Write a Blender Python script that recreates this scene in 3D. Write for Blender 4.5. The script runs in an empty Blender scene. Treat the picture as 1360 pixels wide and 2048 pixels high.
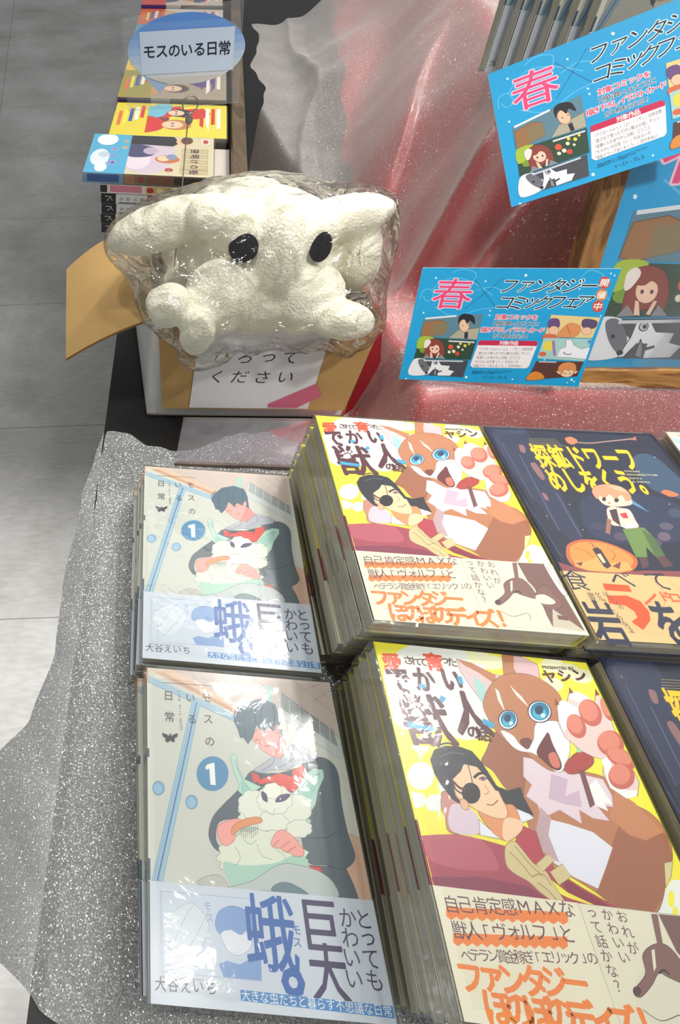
import bpy, math, random
import numpy as np
from mathutils import Matrix, Vector, noise
R = math.radians
SC = bpy.context.scene
COL = SC.collection
random.seed(7)

# ------------------------------------------------------------------ camera
def make_camera():
    pitch, roll = R(48.29), R(-2.16)
    f = Vector((0, math.cos(pitch), -math.sin(pitch)))
    r = Vector((1, 0, 0)); u = r.cross(f)
    r2 = r*math.cos(roll) + u*math.sin(roll)
    u2 = -r*math.sin(roll) + u*math.cos(roll)
    c = bpy.data.cameras.new('camera')
    c.sensor_fit = 'AUTO'; c.sensor_width = 36
    c.lens = 1276.8/2048*36
    c.shift_x = (680-150)/2048
    c.shift_y = (900-1024)/2048
    c.clip_start = .01
    o = bpy.data.objects.new('camera', c); COL.objects.link(o)
    m = Matrix((r2, u2, -f)).transposed().to_4x4()
    m.translation = Vector((0, 0, .51))
    o.matrix_world = m
    SC.camera = o
make_camera()

# ------------------------------------------------------------------ world, lamps, exposure
W = bpy.data.worlds.new('store'); SC.world = W; W.use_nodes = True
W.node_tree.nodes['Background'].inputs[0].default_value = (.95, .96, .95, 1)
W.node_tree.nodes['Background'].inputs[1].default_value = .39
def area(name, loc, target, size, power, color=(1, .97, .92), shape='DISK', sy=None):
    l = bpy.data.lights.new(name, 'AREA'); l.shape = shape; l.size = size
    if sy: l.size_y = sy
    l.energy = power; l.color = color
    o = bpy.data.objects.new(name, l); COL.objects.link(o)
    o.location = loc
    o.rotation_euler = (Vector(target)-Vector(loc)).to_track_quat('-Z', 'Y').to_euler()
    return o
def spot(name, loc, target, power, angle, color=(1, .97, .92), size=.08):
    l = bpy.data.lights.new(name, 'SPOT'); l.energy = power; l.color = color; l.spot_size = R(angle); l.spot_blend = 1; l.shadow_soft_size = size
    o = bpy.data.objects.new(name, l); COL.objects.link(o); o.location = loc
    o.rotation_euler = (Vector(target)-Vector(loc)).to_track_quat('-Z', 'Y').to_euler(); return o
area('ceiling_or_fill_light', (.50, .055, 2.0), (.2, .3, 0), .09, 4.0)
area('ceiling_or_fill_light', (1.12, .70, 2.05), (.2, .6, 0), .10, 5.5)
area('ceiling_or_fill_light', (1.35, .95, 2.1), (.3, .6, 0), .12, 6)
area('ceiling_or_fill_light', (-.45, .15, 2.2), (.12, .45, .1), .12, 12)
spot('floor_fill_spot', (-1.6, .2, 2.0), (-.36, .38, -.7), 620, 27)  # added fill light, no store lamp: brightens the floor left of the table
spot('front_fill_spot', (.9, -.7, 2.2), (.45, .43, .08), 150, 20)  # added from the camera side to lighten the dark front roll of cloth
spot('ceiling_or_fill_light', (.22, .25, 2.2), (.17, .53, .2), 75, 12)  # extra fill from above, added only to brighten the plush
spot('drape_fill_spot', (1.0, 1.1, 2.3), (.42, .85, .1), 110, 45)  # added grazing light from high right, brings out the folds of the drape
area('ceiling_panel_light', (.5, 1.6, 2.4), (.3, .9, 0), 1.2, 5, shape='RECTANGLE', sy=.4)
SC.view_settings.view_transform = 'Standard'
SC.view_settings.look = 'None'
SC.view_settings.gamma = 1
SC.view_settings.use_curve_mapping = False
SC.view_settings.exposure = .0
try:
    SC.cycles.transparent_max_bounces = 40
    SC.cycles.max_bounces = 10
    SC.cycles.sample_clamp_indirect = 4
except Exception: pass

# ------------------------------------------------------------------ colours and materials
def lin(c):
    if isinstance(c, str):
        c = c.lstrip('#'); c = tuple(int(c[i:i+2], 16)/255 for i in (0, 2, 4))
    return tuple((x/12.92 if x <= .04045 else ((x+.055)/1.055)**2.4) for x in c)
def nmat(name):
    m = bpy.data.materials.new(name); m.use_nodes = True
    nt = m.node_tree
    for n in list(nt.nodes): nt.nodes.remove(n)
    out = nt.nodes.new('ShaderNodeOutputMaterial')
    return m, nt, out
def N(nt, t, **k):
    n = nt.nodes.new(t)
    for a, v in k.items():
        if a.startswith('i_'):
            key = a[2:]
            key = int(key) if key.isdigit() else key.replace('_', ' ')
            n.inputs[key].default_value = v
        else: setattr(n, a, v)
    return n
def L(nt, a, b): nt.links.new(a, b)
def ramp(nt, fac, stops):
    n = nt.nodes.new('ShaderNodeValToRGB')
    el = n.color_ramp.elements
    while len(el) > len(stops): el.remove(el[-1])
    while len(el) < len(stops): el.new(1)
    for e, (p, c) in zip(el, stops):
        e.position = p; e.color = (*c, 1) if len(c) == 3 else c
    L(nt, fac, n.inputs[0]); return n
def coords(nt, kind='Object', scale=None):
    t = nt.nodes.new('ShaderNodeTexCoord')
    if scale is None: return t.outputs[kind]
    m = nt.nodes.new('ShaderNodeMapping'); m.inputs['Scale'].default_value = scale
    L(nt, t.outputs[kind], m.inputs[0]); return m.outputs[0]

def mat_ink(name='printed_paper', rough=.4, coat=.3):
    m, nt, out = nmat(name)
    b = N(nt, 'ShaderNodeBsdfPrincipled', i_Roughness=rough)
    b.inputs['Coat Weight'].default_value = coat
    b.inputs['Coat Roughness'].default_value = .18
    a = N(nt, 'ShaderNodeAttribute', attribute_name='ink')
    nz = N(nt, 'ShaderNodeTexNoise', i_Scale=900.0); L(nt, coords(nt), nz.inputs['Vector'])
    bp = N(nt, 'ShaderNodeBump', i_Strength=.04, i_Distance=.0003)
    L(nt, nz.outputs[0], bp.inputs['Height'])
    L(nt, a.outputs['Color'], b.inputs['Base Color']); L(nt, bp.outputs[0], b.inputs['Normal'])
    L(nt, b.outputs[0], out.inputs[0]); return m
def mat_pages():
    m, nt, out = nmat('page_edges')
    b = N(nt, 'ShaderNodeBsdfPrincipled', i_Roughness=.8)
    nz = N(nt, 'ShaderNodeTexNoise', i_Scale=14.0, i_Detail=3.0)
    L(nt, coords(nt, 'Object', (1, 1, 160)), nz.inputs['Vector'])
    r = ramp(nt, nz.outputs[0], [(.3, lin('#a5a190')), (.7, lin('#d6d2c0'))])
    L(nt, r.outputs[0], b.inputs['Base Color']); L(nt, b.outputs[0], out.inputs[0]); return m
def mat_simple(name, col, rough=.6, metal=0, nscale=None, nstr=.1, col2=None, cscale=8, stretch=None, dist=.001, spec=None):
    m, nt, out = nmat(name)
    b = N(nt, 'ShaderNodeBsdfPrincipled', i_Roughness=rough, i_Metallic=metal)
    if spec is not None: b.inputs['Specular IOR Level'].default_value = spec
    b.inputs['Base Color'].default_value = (*lin(col), 1)
    if col2:
        nz = N(nt, 'ShaderNodeTexNoise', i_Scale=cscale, i_Detail=5.0)
        L(nt, coords(nt, 'Object', stretch or (1, 1, 1)), nz.inputs['Vector'])
        r = ramp(nt, nz.outputs[0], [(.3, lin(col)), (.7, lin(col2))])
        L(nt, r.outputs[0], b.inputs['Base Color'])
    if nscale:
        n2 = N(nt, 'ShaderNodeTexNoise', i_Scale=nscale, i_Detail=4.0)
        L(nt, coords(nt), n2.inputs['Vector'])
        bp = N(nt, 'ShaderNodeBump', i_Strength=nstr, i_Distance=dist)
        L(nt, n2.outputs[0], bp.inputs['Height']); L(nt, bp.outputs[0], b.inputs['Normal'])
    L(nt, b.outputs[0], out.inputs[0]); return m
def mat_film(name, base=.03, rough=.06, bump=.25, scale=60.0, tint=(1, 1, 1), haze=.02, dist=.002, stretch=(1, 1, 1), gain=1.0, crease=False):
    m, nt, out = nmat(name)
    tr = N(nt, 'ShaderNodeBsdfTransparent'); tr.inputs[0].default_value = (*tint, 1)
    gl = N(nt, 'ShaderNodeBsdfGlossy', i_Roughness=rough)
    df = N(nt, 'ShaderNodeBsdfDiffuse'); df.inputs[0].default_value = (.85, .86, .88, 1)
    nz = N(nt, 'ShaderNodeTexNoise', i_Scale=scale, i_Detail=3.0, i_Distortion=1.2)
    L(nt, coords(nt, 'Object', stretch), nz.inputs['Vector'])
    bp = N(nt, 'ShaderNodeBump', i_Strength=bump, i_Distance=dist)
    if crease:
        wn = N(nt, 'ShaderNodeMix', data_type='VECTOR'); wn.inputs[0].default_value = .04
        L(nt, coords(nt), wn.inputs[4]); L(nt, nz.outputs['Color'], wn.inputs[5])
        vo = N(nt, 'ShaderNodeTexVoronoi', i_Scale=34.0, feature='F1'); L(nt, wn.outputs[1], vo.inputs['Vector'])
        ad = N(nt, 'ShaderNodeMath', operation='ADD'); L(nt, vo.outputs['Distance'], ad.inputs[0]); L(nt, nz.outputs[0], ad.inputs[1]); L(nt, ad.outputs[0], bp.inputs['Height'])
    else: L(nt, nz.outputs[0], bp.inputs['Height'])
    L(nt, bp.outputs[0], gl.inputs['Normal'])
    fr = N(nt, 'ShaderNodeFresnel', i_IOR=1.5); L(nt, bp.outputs[0], fr.inputs['Normal'])
    mu = N(nt, 'ShaderNodeMath', operation='MULTIPLY_ADD'); mu.inputs[1].default_value = gain; mu.inputs[2].default_value = base
    L(nt, fr.outputs[0], mu.inputs[0])
    m1 = N(nt, 'ShaderNodeMixShader'); m1.inputs[0].default_value = haze
    L(nt, tr.outputs[0], m1.inputs[1]); L(nt, df.outputs[0], m1.inputs[2])
    m2 = N(nt, 'ShaderNodeMixShader'); L(nt, mu.outputs[0], m2.inputs[0])
    L(nt, m1.outputs[0], m2.inputs[1]); L(nt, gl.outputs[0], m2.inputs[2])
    L(nt, m2.outputs[0], out.inputs[0]); return m
def mat_organza(name, tint, cover=.5, sparkle=.5, lo=.5, facing=.95, satin=.2, rough=.3):
    """sheer glittery weave: threads with tiny randomly turned glints, mixed with see-through gaps"""
    m, nt, out = nmat(name)
    tr = N(nt, 'ShaderNodeBsdfTransparent')
    df = N(nt, 'ShaderNodeBsdfDiffuse'); tl = N(nt, 'ShaderNodeBsdfTranslucent')
    gl = N(nt, 'ShaderNodeBsdfGlossy', i_Roughness=rough)
    co = coords(nt)
    n1 = N(nt, 'ShaderNodeTexNoise', i_Scale=900.0, i_Detail=2.0); L(nt, co, n1.inputs['Vector'])
    r1 = ramp(nt, n1.outputs[0], [(.38, tuple(c*lo for c in lin(tint))), (.60, lin(tint))])
    L(nt, r1.outputs[0], df.inputs[0]); L(nt, r1.outputs[0], tl.inputs[0])
    vo = N(nt, 'ShaderNodeTexVoronoi', i_Scale=1500.0); L(nt, co, vo.inputs['Vector'])
    sb = N(nt, 'ShaderNodeVectorMath', operation='SUBTRACT'); sb.inputs[1].default_value = (.5, .5, .5); L(nt, vo.outputs['Color'], sb.inputs[0])
    sc = N(nt, 'ShaderNodeVectorMath', operation='SCALE'); sc.inputs['Scale'].default_value = 1.5; L(nt, sb.outputs[0], sc.inputs[0])
    ge = nt.nodes.new('ShaderNodeNewGeometry')
    ad = N(nt, 'ShaderNodeVectorMath', operation='ADD'); L(nt, ge.outputs['Normal'], ad.inputs[0]); L(nt, sc.outputs[0], ad.inputs[1])
    no = N(nt, 'ShaderNodeVectorMath', operation='NORMALIZE'); L(nt, ad.outputs[0], no.inputs[0]); L(nt, no.outputs[0], gl.inputs['Normal'])
    a = N(nt, 'ShaderNodeMixShader'); a.inputs[0].default_value = .35
    L(nt, df.outputs[0], a.inputs[1]); L(nt, tl.outputs[0], a.inputs[2])
    g2 = N(nt, 'ShaderNodeBsdfGlossy', i_Roughness=.42); b0 = N(nt, 'ShaderNodeMixShader'); b0.inputs[0].default_value = satin
    L(nt, a.outputs[0], b0.inputs[1]); L(nt, g2.outputs[0], b0.inputs[2])
    b = N(nt, 'ShaderNodeMixShader'); b.inputs[0].default_value = sparkle
    L(nt, b0.outputs[0], b.inputs[1]); L(nt, gl.outputs[0], b.inputs[2])
    lw = N(nt, 'ShaderNodeLayerWeight', i_Blend=.35)      # denser at a grazing angle, as crossing threads are
    cv = N(nt, 'ShaderNodeMath', operation='MULTIPLY_ADD', use_clamp=True); cv.inputs[1].default_value = facing; cv.inputs[2].default_value = cover
    L(nt, lw.outputs['Facing'], cv.inputs[0])
    c = N(nt, 'ShaderNodeMixShader'); L(nt, cv.outputs[0], c.inputs[0])
    L(nt, tr.outputs[0], c.inputs[1]); L(nt, b.outputs[0], c.inputs[2])
    L(nt, c.outputs[0], out.inputs[0]); return m
def mat_wood(name, c1, c2, stretch=(1, 1, 1), scale=18, rough=.45):
    m, nt, out = nmat(name)
    b = N(nt, 'ShaderNodeBsdfPrincipled', i_Roughness=rough)
    co = coords(nt, 'Object', stretch)
    nz = N(nt, 'ShaderNodeTexNoise', i_Scale=scale, i_Detail=8.0, i_Distortion=.6); L(nt, co, nz.inputs['Vector'])
    r = ramp(nt, nz.outputs[0], [(.3, lin(c1)), (.5, lin(c2)), (.58, lin(c1)), (.75, lin(c2))])
    L(nt, r.outputs[0], b.inputs['Base Color'])
    bp = N(nt, 'ShaderNodeBump', i_Strength=.2, i_Distance=.0006); L(nt, nz.outputs[0], bp.inputs['Height']); L(nt, bp.outputs[0], b.inputs['Normal'])
    L(nt, b.outputs[0], out.inputs[0]); return m

M = {}
M['ink'] = mat_ink()
M['ink_matte'] = mat_ink('printed_matte_paper', .65, 0)
M['pages'] = mat_pages()
M['film'] = mat_film('shrink_film', base=.01, rough=.07, bump=.16, scale=60, haze=.03, gain=.6)
M['bag'] = mat_film('clear_bag_film', base=.02, rough=.10, bump=1.0, scale=26, haze=.01, dist=.008, gain=.7, crease=True)
M['acrylic'] = mat_film('clear_acrylic', base=.03, rough=.04, bump=.05, scale=10, haze=.10, tint=(.93, .90, .94), gain=1.2)
M['clear'] = mat_film('clear_cover', base=.0, rough=.05, bump=.0, scale=10, haze=.0, gain=.6)
M['sleeve'] = mat_film('clear_vinyl', base=.02, rough=.08, bump=.15, scale=14, haze=.05)
M['organza'] = mat_organza('silver_organza', '#f6eae4', .20, .26, .7, satin=.30, rough=.34)
M['organza_near'] = mat_organza('silver_organza_flat', '#e0e4e3', .72, .46, .62, satin=.1, rough=.30)
M['red'] = mat_simple('red_cloth', '#b01424', .5, nscale=900, nstr=.2, col2='#c42032', cscale=5)
M['table'] = mat_simple('black_laminate', '#121214', .5, nscale=300, nstr=.05)
M['kraft'] = mat_simple('kraft_board', '#b18d56', .75, nscale=260, nstr=.12, col2='#bd9a62', cscale=6, stretch=(1, 1, 4))
M['whiteboard'] = mat_simple('white_board', '#d6d6d2', .5, nscale=80, nstr=.05)
M['flute'] = mat_simple('cut_board_edge', '#8a6634', .9)
M['plush'] = mat_simple('cream_wool_felt', '#f4f1de', .95, nscale=420, nstr=.8, col2='#faf7e2', cscale=40, dist=.0025, spec=.1)
M['felt'] = mat_simple('black_felt', '#101114', .95, nscale=500, nstr=.8, dist=.002, spec=.1)
M['steel'] = mat_simple('steel_wire', '#a8a49c', .25, 1)
M['wood'] = mat_wood('oak_frame', '#5c3b1a', '#9b6c36', (1, 1, 1), 30)
M['divider'] = mat_wood('brown_laminate', '#4c3f30', '#6e5c46', (3, .4, 3), 14)
M['tape'] = mat_simple('pink_tape', '#c8607c', .4)

# ------------------------------------------------------------------ object helpers
def tag(o, label=None, cat=None, group=None, kind=None):
    if label: o['label'] = label
    if cat: o['category'] = cat
    if group: o['group'] = group
    if kind: o['kind'] = kind
    return o
def empty(name, loc=(0, 0, 0), rot=(0, 0, 0), **k):
    o = bpy.data.objects.new(name, None); COL.objects.link(o)
    o.empty_display_size = .02; o.location = loc; o.rotation_euler = rot
    return tag(o, **k)
def copy_tree(o, parent=None):
    c = o.copy(); COL.objects.link(c)
    if parent: c.parent = parent
    for ch in list(o.children): copy_tree(ch, c)
    return c
def link_mesh(name, verts, faces, mat, parent=None, cols=None, smooth=False):
    me = bpy.data.meshes.new(name); me.from_pydata([tuple(v) for v in verts], [], faces)
    me.materials.append(mat)
    if cols is not None:
        a = me.color_attributes.new('ink', 'FLOAT_COLOR', 'CORNER')
        arr = []
        for p in me.polygons:
            c = cols[p.index]; arr += [c[0], c[1], c[2], 1.0]*p.loop_total
        a.data.foreach_set('color', arr)
    if smooth: me.polygons.foreach_set('use_smooth', [True]*len(me.polygons))
    me.update()
    o = bpy.data.objects.new(name, me); COL.objects.link(o)
    if parent: o.parent = parent
    return o
class MB:
    def __init__(s): s.v = []; s.f = []; s.c = []
    def poly(s, pts, col=(.8, .8, .8)):
        n = len(s.v); s.v += [tuple(p) for p in pts]; s.f.append(tuple(range(n, n+len(pts)))); s.c.append(col)
    def box(s, x0, x1, y0, y1, z0, z1, col=(.8,)*3, mat=None):
        n = len(s.v)
        P = [(x0, y0, z0), (x1, y0, z0), (x1, y1, z0), (x0, y1, z0), (x0, y0, z1), (x1, y0, z1), (x1, y1, z1), (x0, y1, z1)]
        if mat is not None: P = [tuple(mat @ Vector(p)) for p in P]
        s.v += P
        for f in ((0, 3, 2, 1), (4, 5, 6, 7), (0, 1, 5, 4), (1, 2, 6, 5), (2, 3, 7, 6), (3, 0, 4, 7)):
            s.f.append(tuple(i+n for i in f)); s.c.append(col)
    def build(s, name, mat, parent=None, ink=True, smooth=False):
        return link_mesh(name, s.v, s.f, mat, parent, s.c if ink else None, smooth)
def bevel(o, w=.001, seg=2):
    m = o.modifiers.new('bevel', 'BEVEL'); m.width = w; m.segments = seg; m.limit_method = 'ANGLE'; return o
def catmull(pts, closed=True, n=5):
    P = [Vector(p) for p in pts]; out = []; k = len(P)
    rng = range(k) if closed else range(k-1)
    for i in rng:
        if closed: a, b, c, d = P[(i-1) % k], P[i], P[(i+1) % k], P[(i+2) % k]
        else: a, b, c, d = P[max(i-1, 0)], P[i], P[i+1], P[min(i+2, k-1)]
        for j in range(n):
            t = j/n
            out.append(.5*((2*b)+(c-a)*t+(2*a-5*b+4*c-d)*t*t+(3*b-a-3*c+d)*t**3))
    if not closed: out.append(P[-1])
    return out
def tube(pts, r, seg=8, closed=False):
    """verts, faces of a tube along pts; r number or list"""
    V = []; F = []; P = [Vector(p) for p in pts]; k = len(P)
    up = Vector((.13, .2, 1)).normalized()
    for i, p in enumerate(P):
        t = (P[min(i+1, k-1)]-P[max(i-1, 0)]).normalized()
        if closed: t = (P[(i+1) % k]-P[i-1]).normalized()
        a = t.cross(up)
        if a.length < 1e-3: a = t.cross(Vector((1, 0, 0)))
        a.normalize(); b = t.cross(a); up = -b if b.dot(up) < 0 else b; up = -up if False else up
        rr = r[i] if isinstance(r, (list, tuple)) else r
        for j in range(seg):
            th = 2*math.pi*j/seg
            V.append(p+a*math.cos(th)*rr+b*math.sin(th)*rr)
    for i in range(k if closed else k-1):
        i2 = (i+1) % k
        for j in range(seg):
            F.append((i*seg+j, i*seg+(j+1) % seg, i2*seg+(j+1) % seg, i2*seg+j))
    if not closed:
        F.append(tuple(range(seg))[::-1]); F.append(tuple((k-1)*seg+j for j in range(seg)))
    return V, F

# ------------------------------------------------------------------ flat print: polygons and lettering laid on paper
_tc = {}
def glyphs(s, bold=0.0, shear=0.0):
    key = (s, bold, shear)
    if key in _tc: return _tc[key]
    c = bpy.data.curves.new('t', 'FONT'); c.body = s; c.size = 1; c.offset = bold; c.shear = shear
    c.resolution_u = 2
    o = bpy.data.objects.new('t', c)
    me = o.to_mesh()
    V = np.array([(v.co.x, v.co.y) for v in me.vertices]); F = [tuple(p.vertices) for p in me.polygons]
    o.to_mesh_clear(); bpy.data.objects.remove(o); bpy.data.curves.remove(c)
    if len(V) == 0: V = np.zeros((1, 2)); F = []
    _tc[key] = (V, F); return _tc[key]
def homog(src, dst):
    A = []
    for (x, y), (u, v) in zip(src, dst):
        A.append([x, y, 1, 0, 0, 0, -u*x, -u*y, -u]); A.append([0, 0, 0, x, y, 1, -v*x, -v*y, -v])
    return np.linalg.svd(np.array(A, float))[2][-1].reshape(3, 3)
class Art:
    """prints onto a rectangle of a sheet: O origin (top left), U right, V down, Nn normal; canvas -> sheet by a homography"""
    def __init__(s, mb, w, h, O, U, V, Nn, dz=.0000012, z0=.00001):
        s.mb = mb; s.w = w; s.h = h; s.O = Vector(O); s.U = Vector(U); s.V = Vector(V); s.N = Vector(Nn)
        s.z = z0; s.dz = dz; s.H = None; s.clipv = (0, 1)
    def canvas(s, corners, uv=((0, 0), (1, 0), (0, 1), (1, 1)), off=(0, 0), sc=1):
        s.H = homog([(off[0]+x/sc, off[1]+y/sc) for x, y in corners], uv); s.off = off; s.sc = sc; return s
    def uv(s, p):
        x, y = s.off[0]+p[0]/s.sc, s.off[1]+p[1]/s.sc
        q = s.H @ np.array([x, y, 1.0]); u, v = q[0]/q[2], q[1]/q[2]
        return (min(max(u, .0), 1.0)*s.w, min(max(v, s.clipv[0]), s.clipv[1])*s.h)
    def P(s, a): return s.O+s.U*a[0]+s.V*a[1]+s.N*s.z
    def poly_l(s, pts, col):
        out = []
        for p in pts:
            if not out or (abs(p[0]-out[-1][0])+abs(p[1]-out[-1][1])) > 1e-6: out.append(p)
        if len(out) < 3: return
        s.mb.poly([s.P(p) for p in reversed(out)], lin(col)); s.z += s.dz
    def poly(s, pts, col, smooth=False, line=None, lw=.00025):
        if smooth: pts = [(q[0], q[1]) for q in catmull([(x, y, 0) for x, y in pts])]
        l = [s.uv(p) for p in pts]
        s.poly_l(l, col)
        if line: s.stroke_l(l+[l[0]], line, lw)
        return s
    def ell(s, c, rx, ry, col, rot=0, n=28, line=None, lw=.00025):
        a = R(rot)
        s.poly([(c[0]+rx*math.cos(t)*math.cos(a)-ry*math.sin(t)*math.sin(a), c[1]+rx*math.cos(t)*math.sin(a)+ry*math.sin(t)*math.cos(a)) for t in [2*math.pi*i/n for i in range(n)]], col, line=line, lw=lw)
    def stroke_l(s, l, col, w):
        L_ = []; k = len(l)
        for i in range(k):
            a = Vector(l[max(i-1, 0)]); b = Vector(l[min(i+1, k-1)]); d = b-a
            if d.length < 1e-9: d = Vector((1, 0))
            d.normalize(); n = Vector((-d.y, d.x))*w/2
            L_.append((Vector(l[i])+n, Vector(l[i])-n))
        for i in range(k-1):
            s.mb.poly([s.P(L_[i][0]), s.P(L_[i+1][0]), s.P(L_[i+1][1]), s.P(L_[i][1])], lin(col))
        s.z += s.dz
    def stroke(s, pts, col, w=.0003, smooth=True):
        if smooth and len(pts) > 2: pts = [(q[0], q[1]) for q in catmull([(x, y, 0) for x, y in pts], False, 4)]
        s.stroke_l([s.uv(p) for p in pts], col, w)
    def text(s, t, a, b, col, h=None, bold=.0, shear=0.0, aspect=None, halo=None, hw=.05):
        """lettering whose middle line runs from canvas point a to canvas point b; h in metres"""
        A, B = Vector(s.uv(a)), Vector(s.uv(b)); d = B-A; ln = d.length; d.normalize(); n = Vector((d.y, -d.x))
        V, F = glyphs(t, 0, shear); mn = V.min(0); mx = V.max(0); sx = ln/max(mx[0]-mn[0], 1e-6)
        sy = (h/max(mx[1]-mn[1], 1e-6)) if h else sx
        for lay, b in ((halo, bold+hw), (col, bold)):
            if lay is None: continue
            for k in range(9 if b > .012 else 1):
                q = (math.cos(k*math.pi/4)*b, math.sin(k*math.pi/4)*b) if k < 8 and b > .012 else (0, 0)
                s._txt(V+np.array(q), F, A, d, n, mn, mx, sx, sy, lay)
    def _txt(s, V, F, A, d, n, mn, mx, sx, sy, col):
        k = len(s.mb.v); cy = (mn[1]+mx[1])/2
        for x, y in V:
            p = A+d*((x-mn[0])*sx)+n*((y-cy)*sy); s.mb.v.append(tuple(s.P(p)))
        c = lin(col)
        for f in F: s.mb.f.append(tuple(i+k for i in f)); s.mb.c.append(c)
        s.z += s.dz*.5
    def chars(s, t, a, b, size, col, bold=0.0, shear=0, halo=None, rot=0, hw=.05):
        """single characters, each centred on evenly spaced points from a to b; upright on the sheet"""
        A, B = Vector(s.uv(a)), Vector(s.uv(b)); k = len(t)
        for lay in ((halo, bold+hw), (col, bold)):
            if lay[0] is None: continue
            z0_ = s.z
            for i, ch in enumerate(t):
                if ch == ' ': continue
                c = A+(B-A)*(i/(k-1) if k > 1 else 0)
                V0, F = glyphs(ch, 0, shear)
                mn = V0.min(0); mx = V0.max(0); ctr = (mn+mx)/2
                if ch in 'っょゃッ、。ァィェォ': ctr = ctr+np.array([-.05, .03])
                ca, sa = math.cos(rot), math.sin(rot); b = lay[1]; z_ = s.z
                for m in range(9 if b > .012 else 1):
                    q = (math.cos(m*math.pi/4)*b, math.sin(m*math.pi/4)*b) if m < 8 and b > .012 else (0, 0)
                    kk = len(s.mb.v)
                    for x, y in V0:
                        dx, dy = (x+q[0]-ctr[0])*size, (y+q[1]-ctr[1])*size
                        s.mb.v.append(tuple(s.P((c.x+dx*ca+dy*sa, c.y-dy*ca+dx*sa))))
                    for f in F: s.mb.f.append(tuple(j+kk for j in f)); s.mb.c.append(lin(lay[0]))
                    s.z += s.dz*.5
                s.z = z_
            s.z = z0_+s.dz*5.5

# ------------------------------------------------------------------ books
BW, BH = .130, .183
MF = dict(off=(240, 1300), sc=2.2667); MFQ = [(130, 85), (945, 155), (135, 1605), (1250, 1700)]
YF = dict(off=(600, 1280), sc=1.789)
YFQ = [((x-600)*1.789, (y-1280)*1.789) for x, y in ((748, 1283), (1172, 1326), (929, 2045), (1549, 2128))]
YB = dict(off=(560, 800), sc=1.7); YBQ = [((x-560)*1.7, (y-800)*1.7) for x, y in ((629, 832), (960, 850), (752, 1236), (1176, 1273))]
DB = dict(off=(960, 820), sc=3.4); DBQ = [((x-960)*3.4, (y-820)*3.4) for x, y in ((969, 852), (1305, 868), (1198, 1279), (1646, 1305))]

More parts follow.
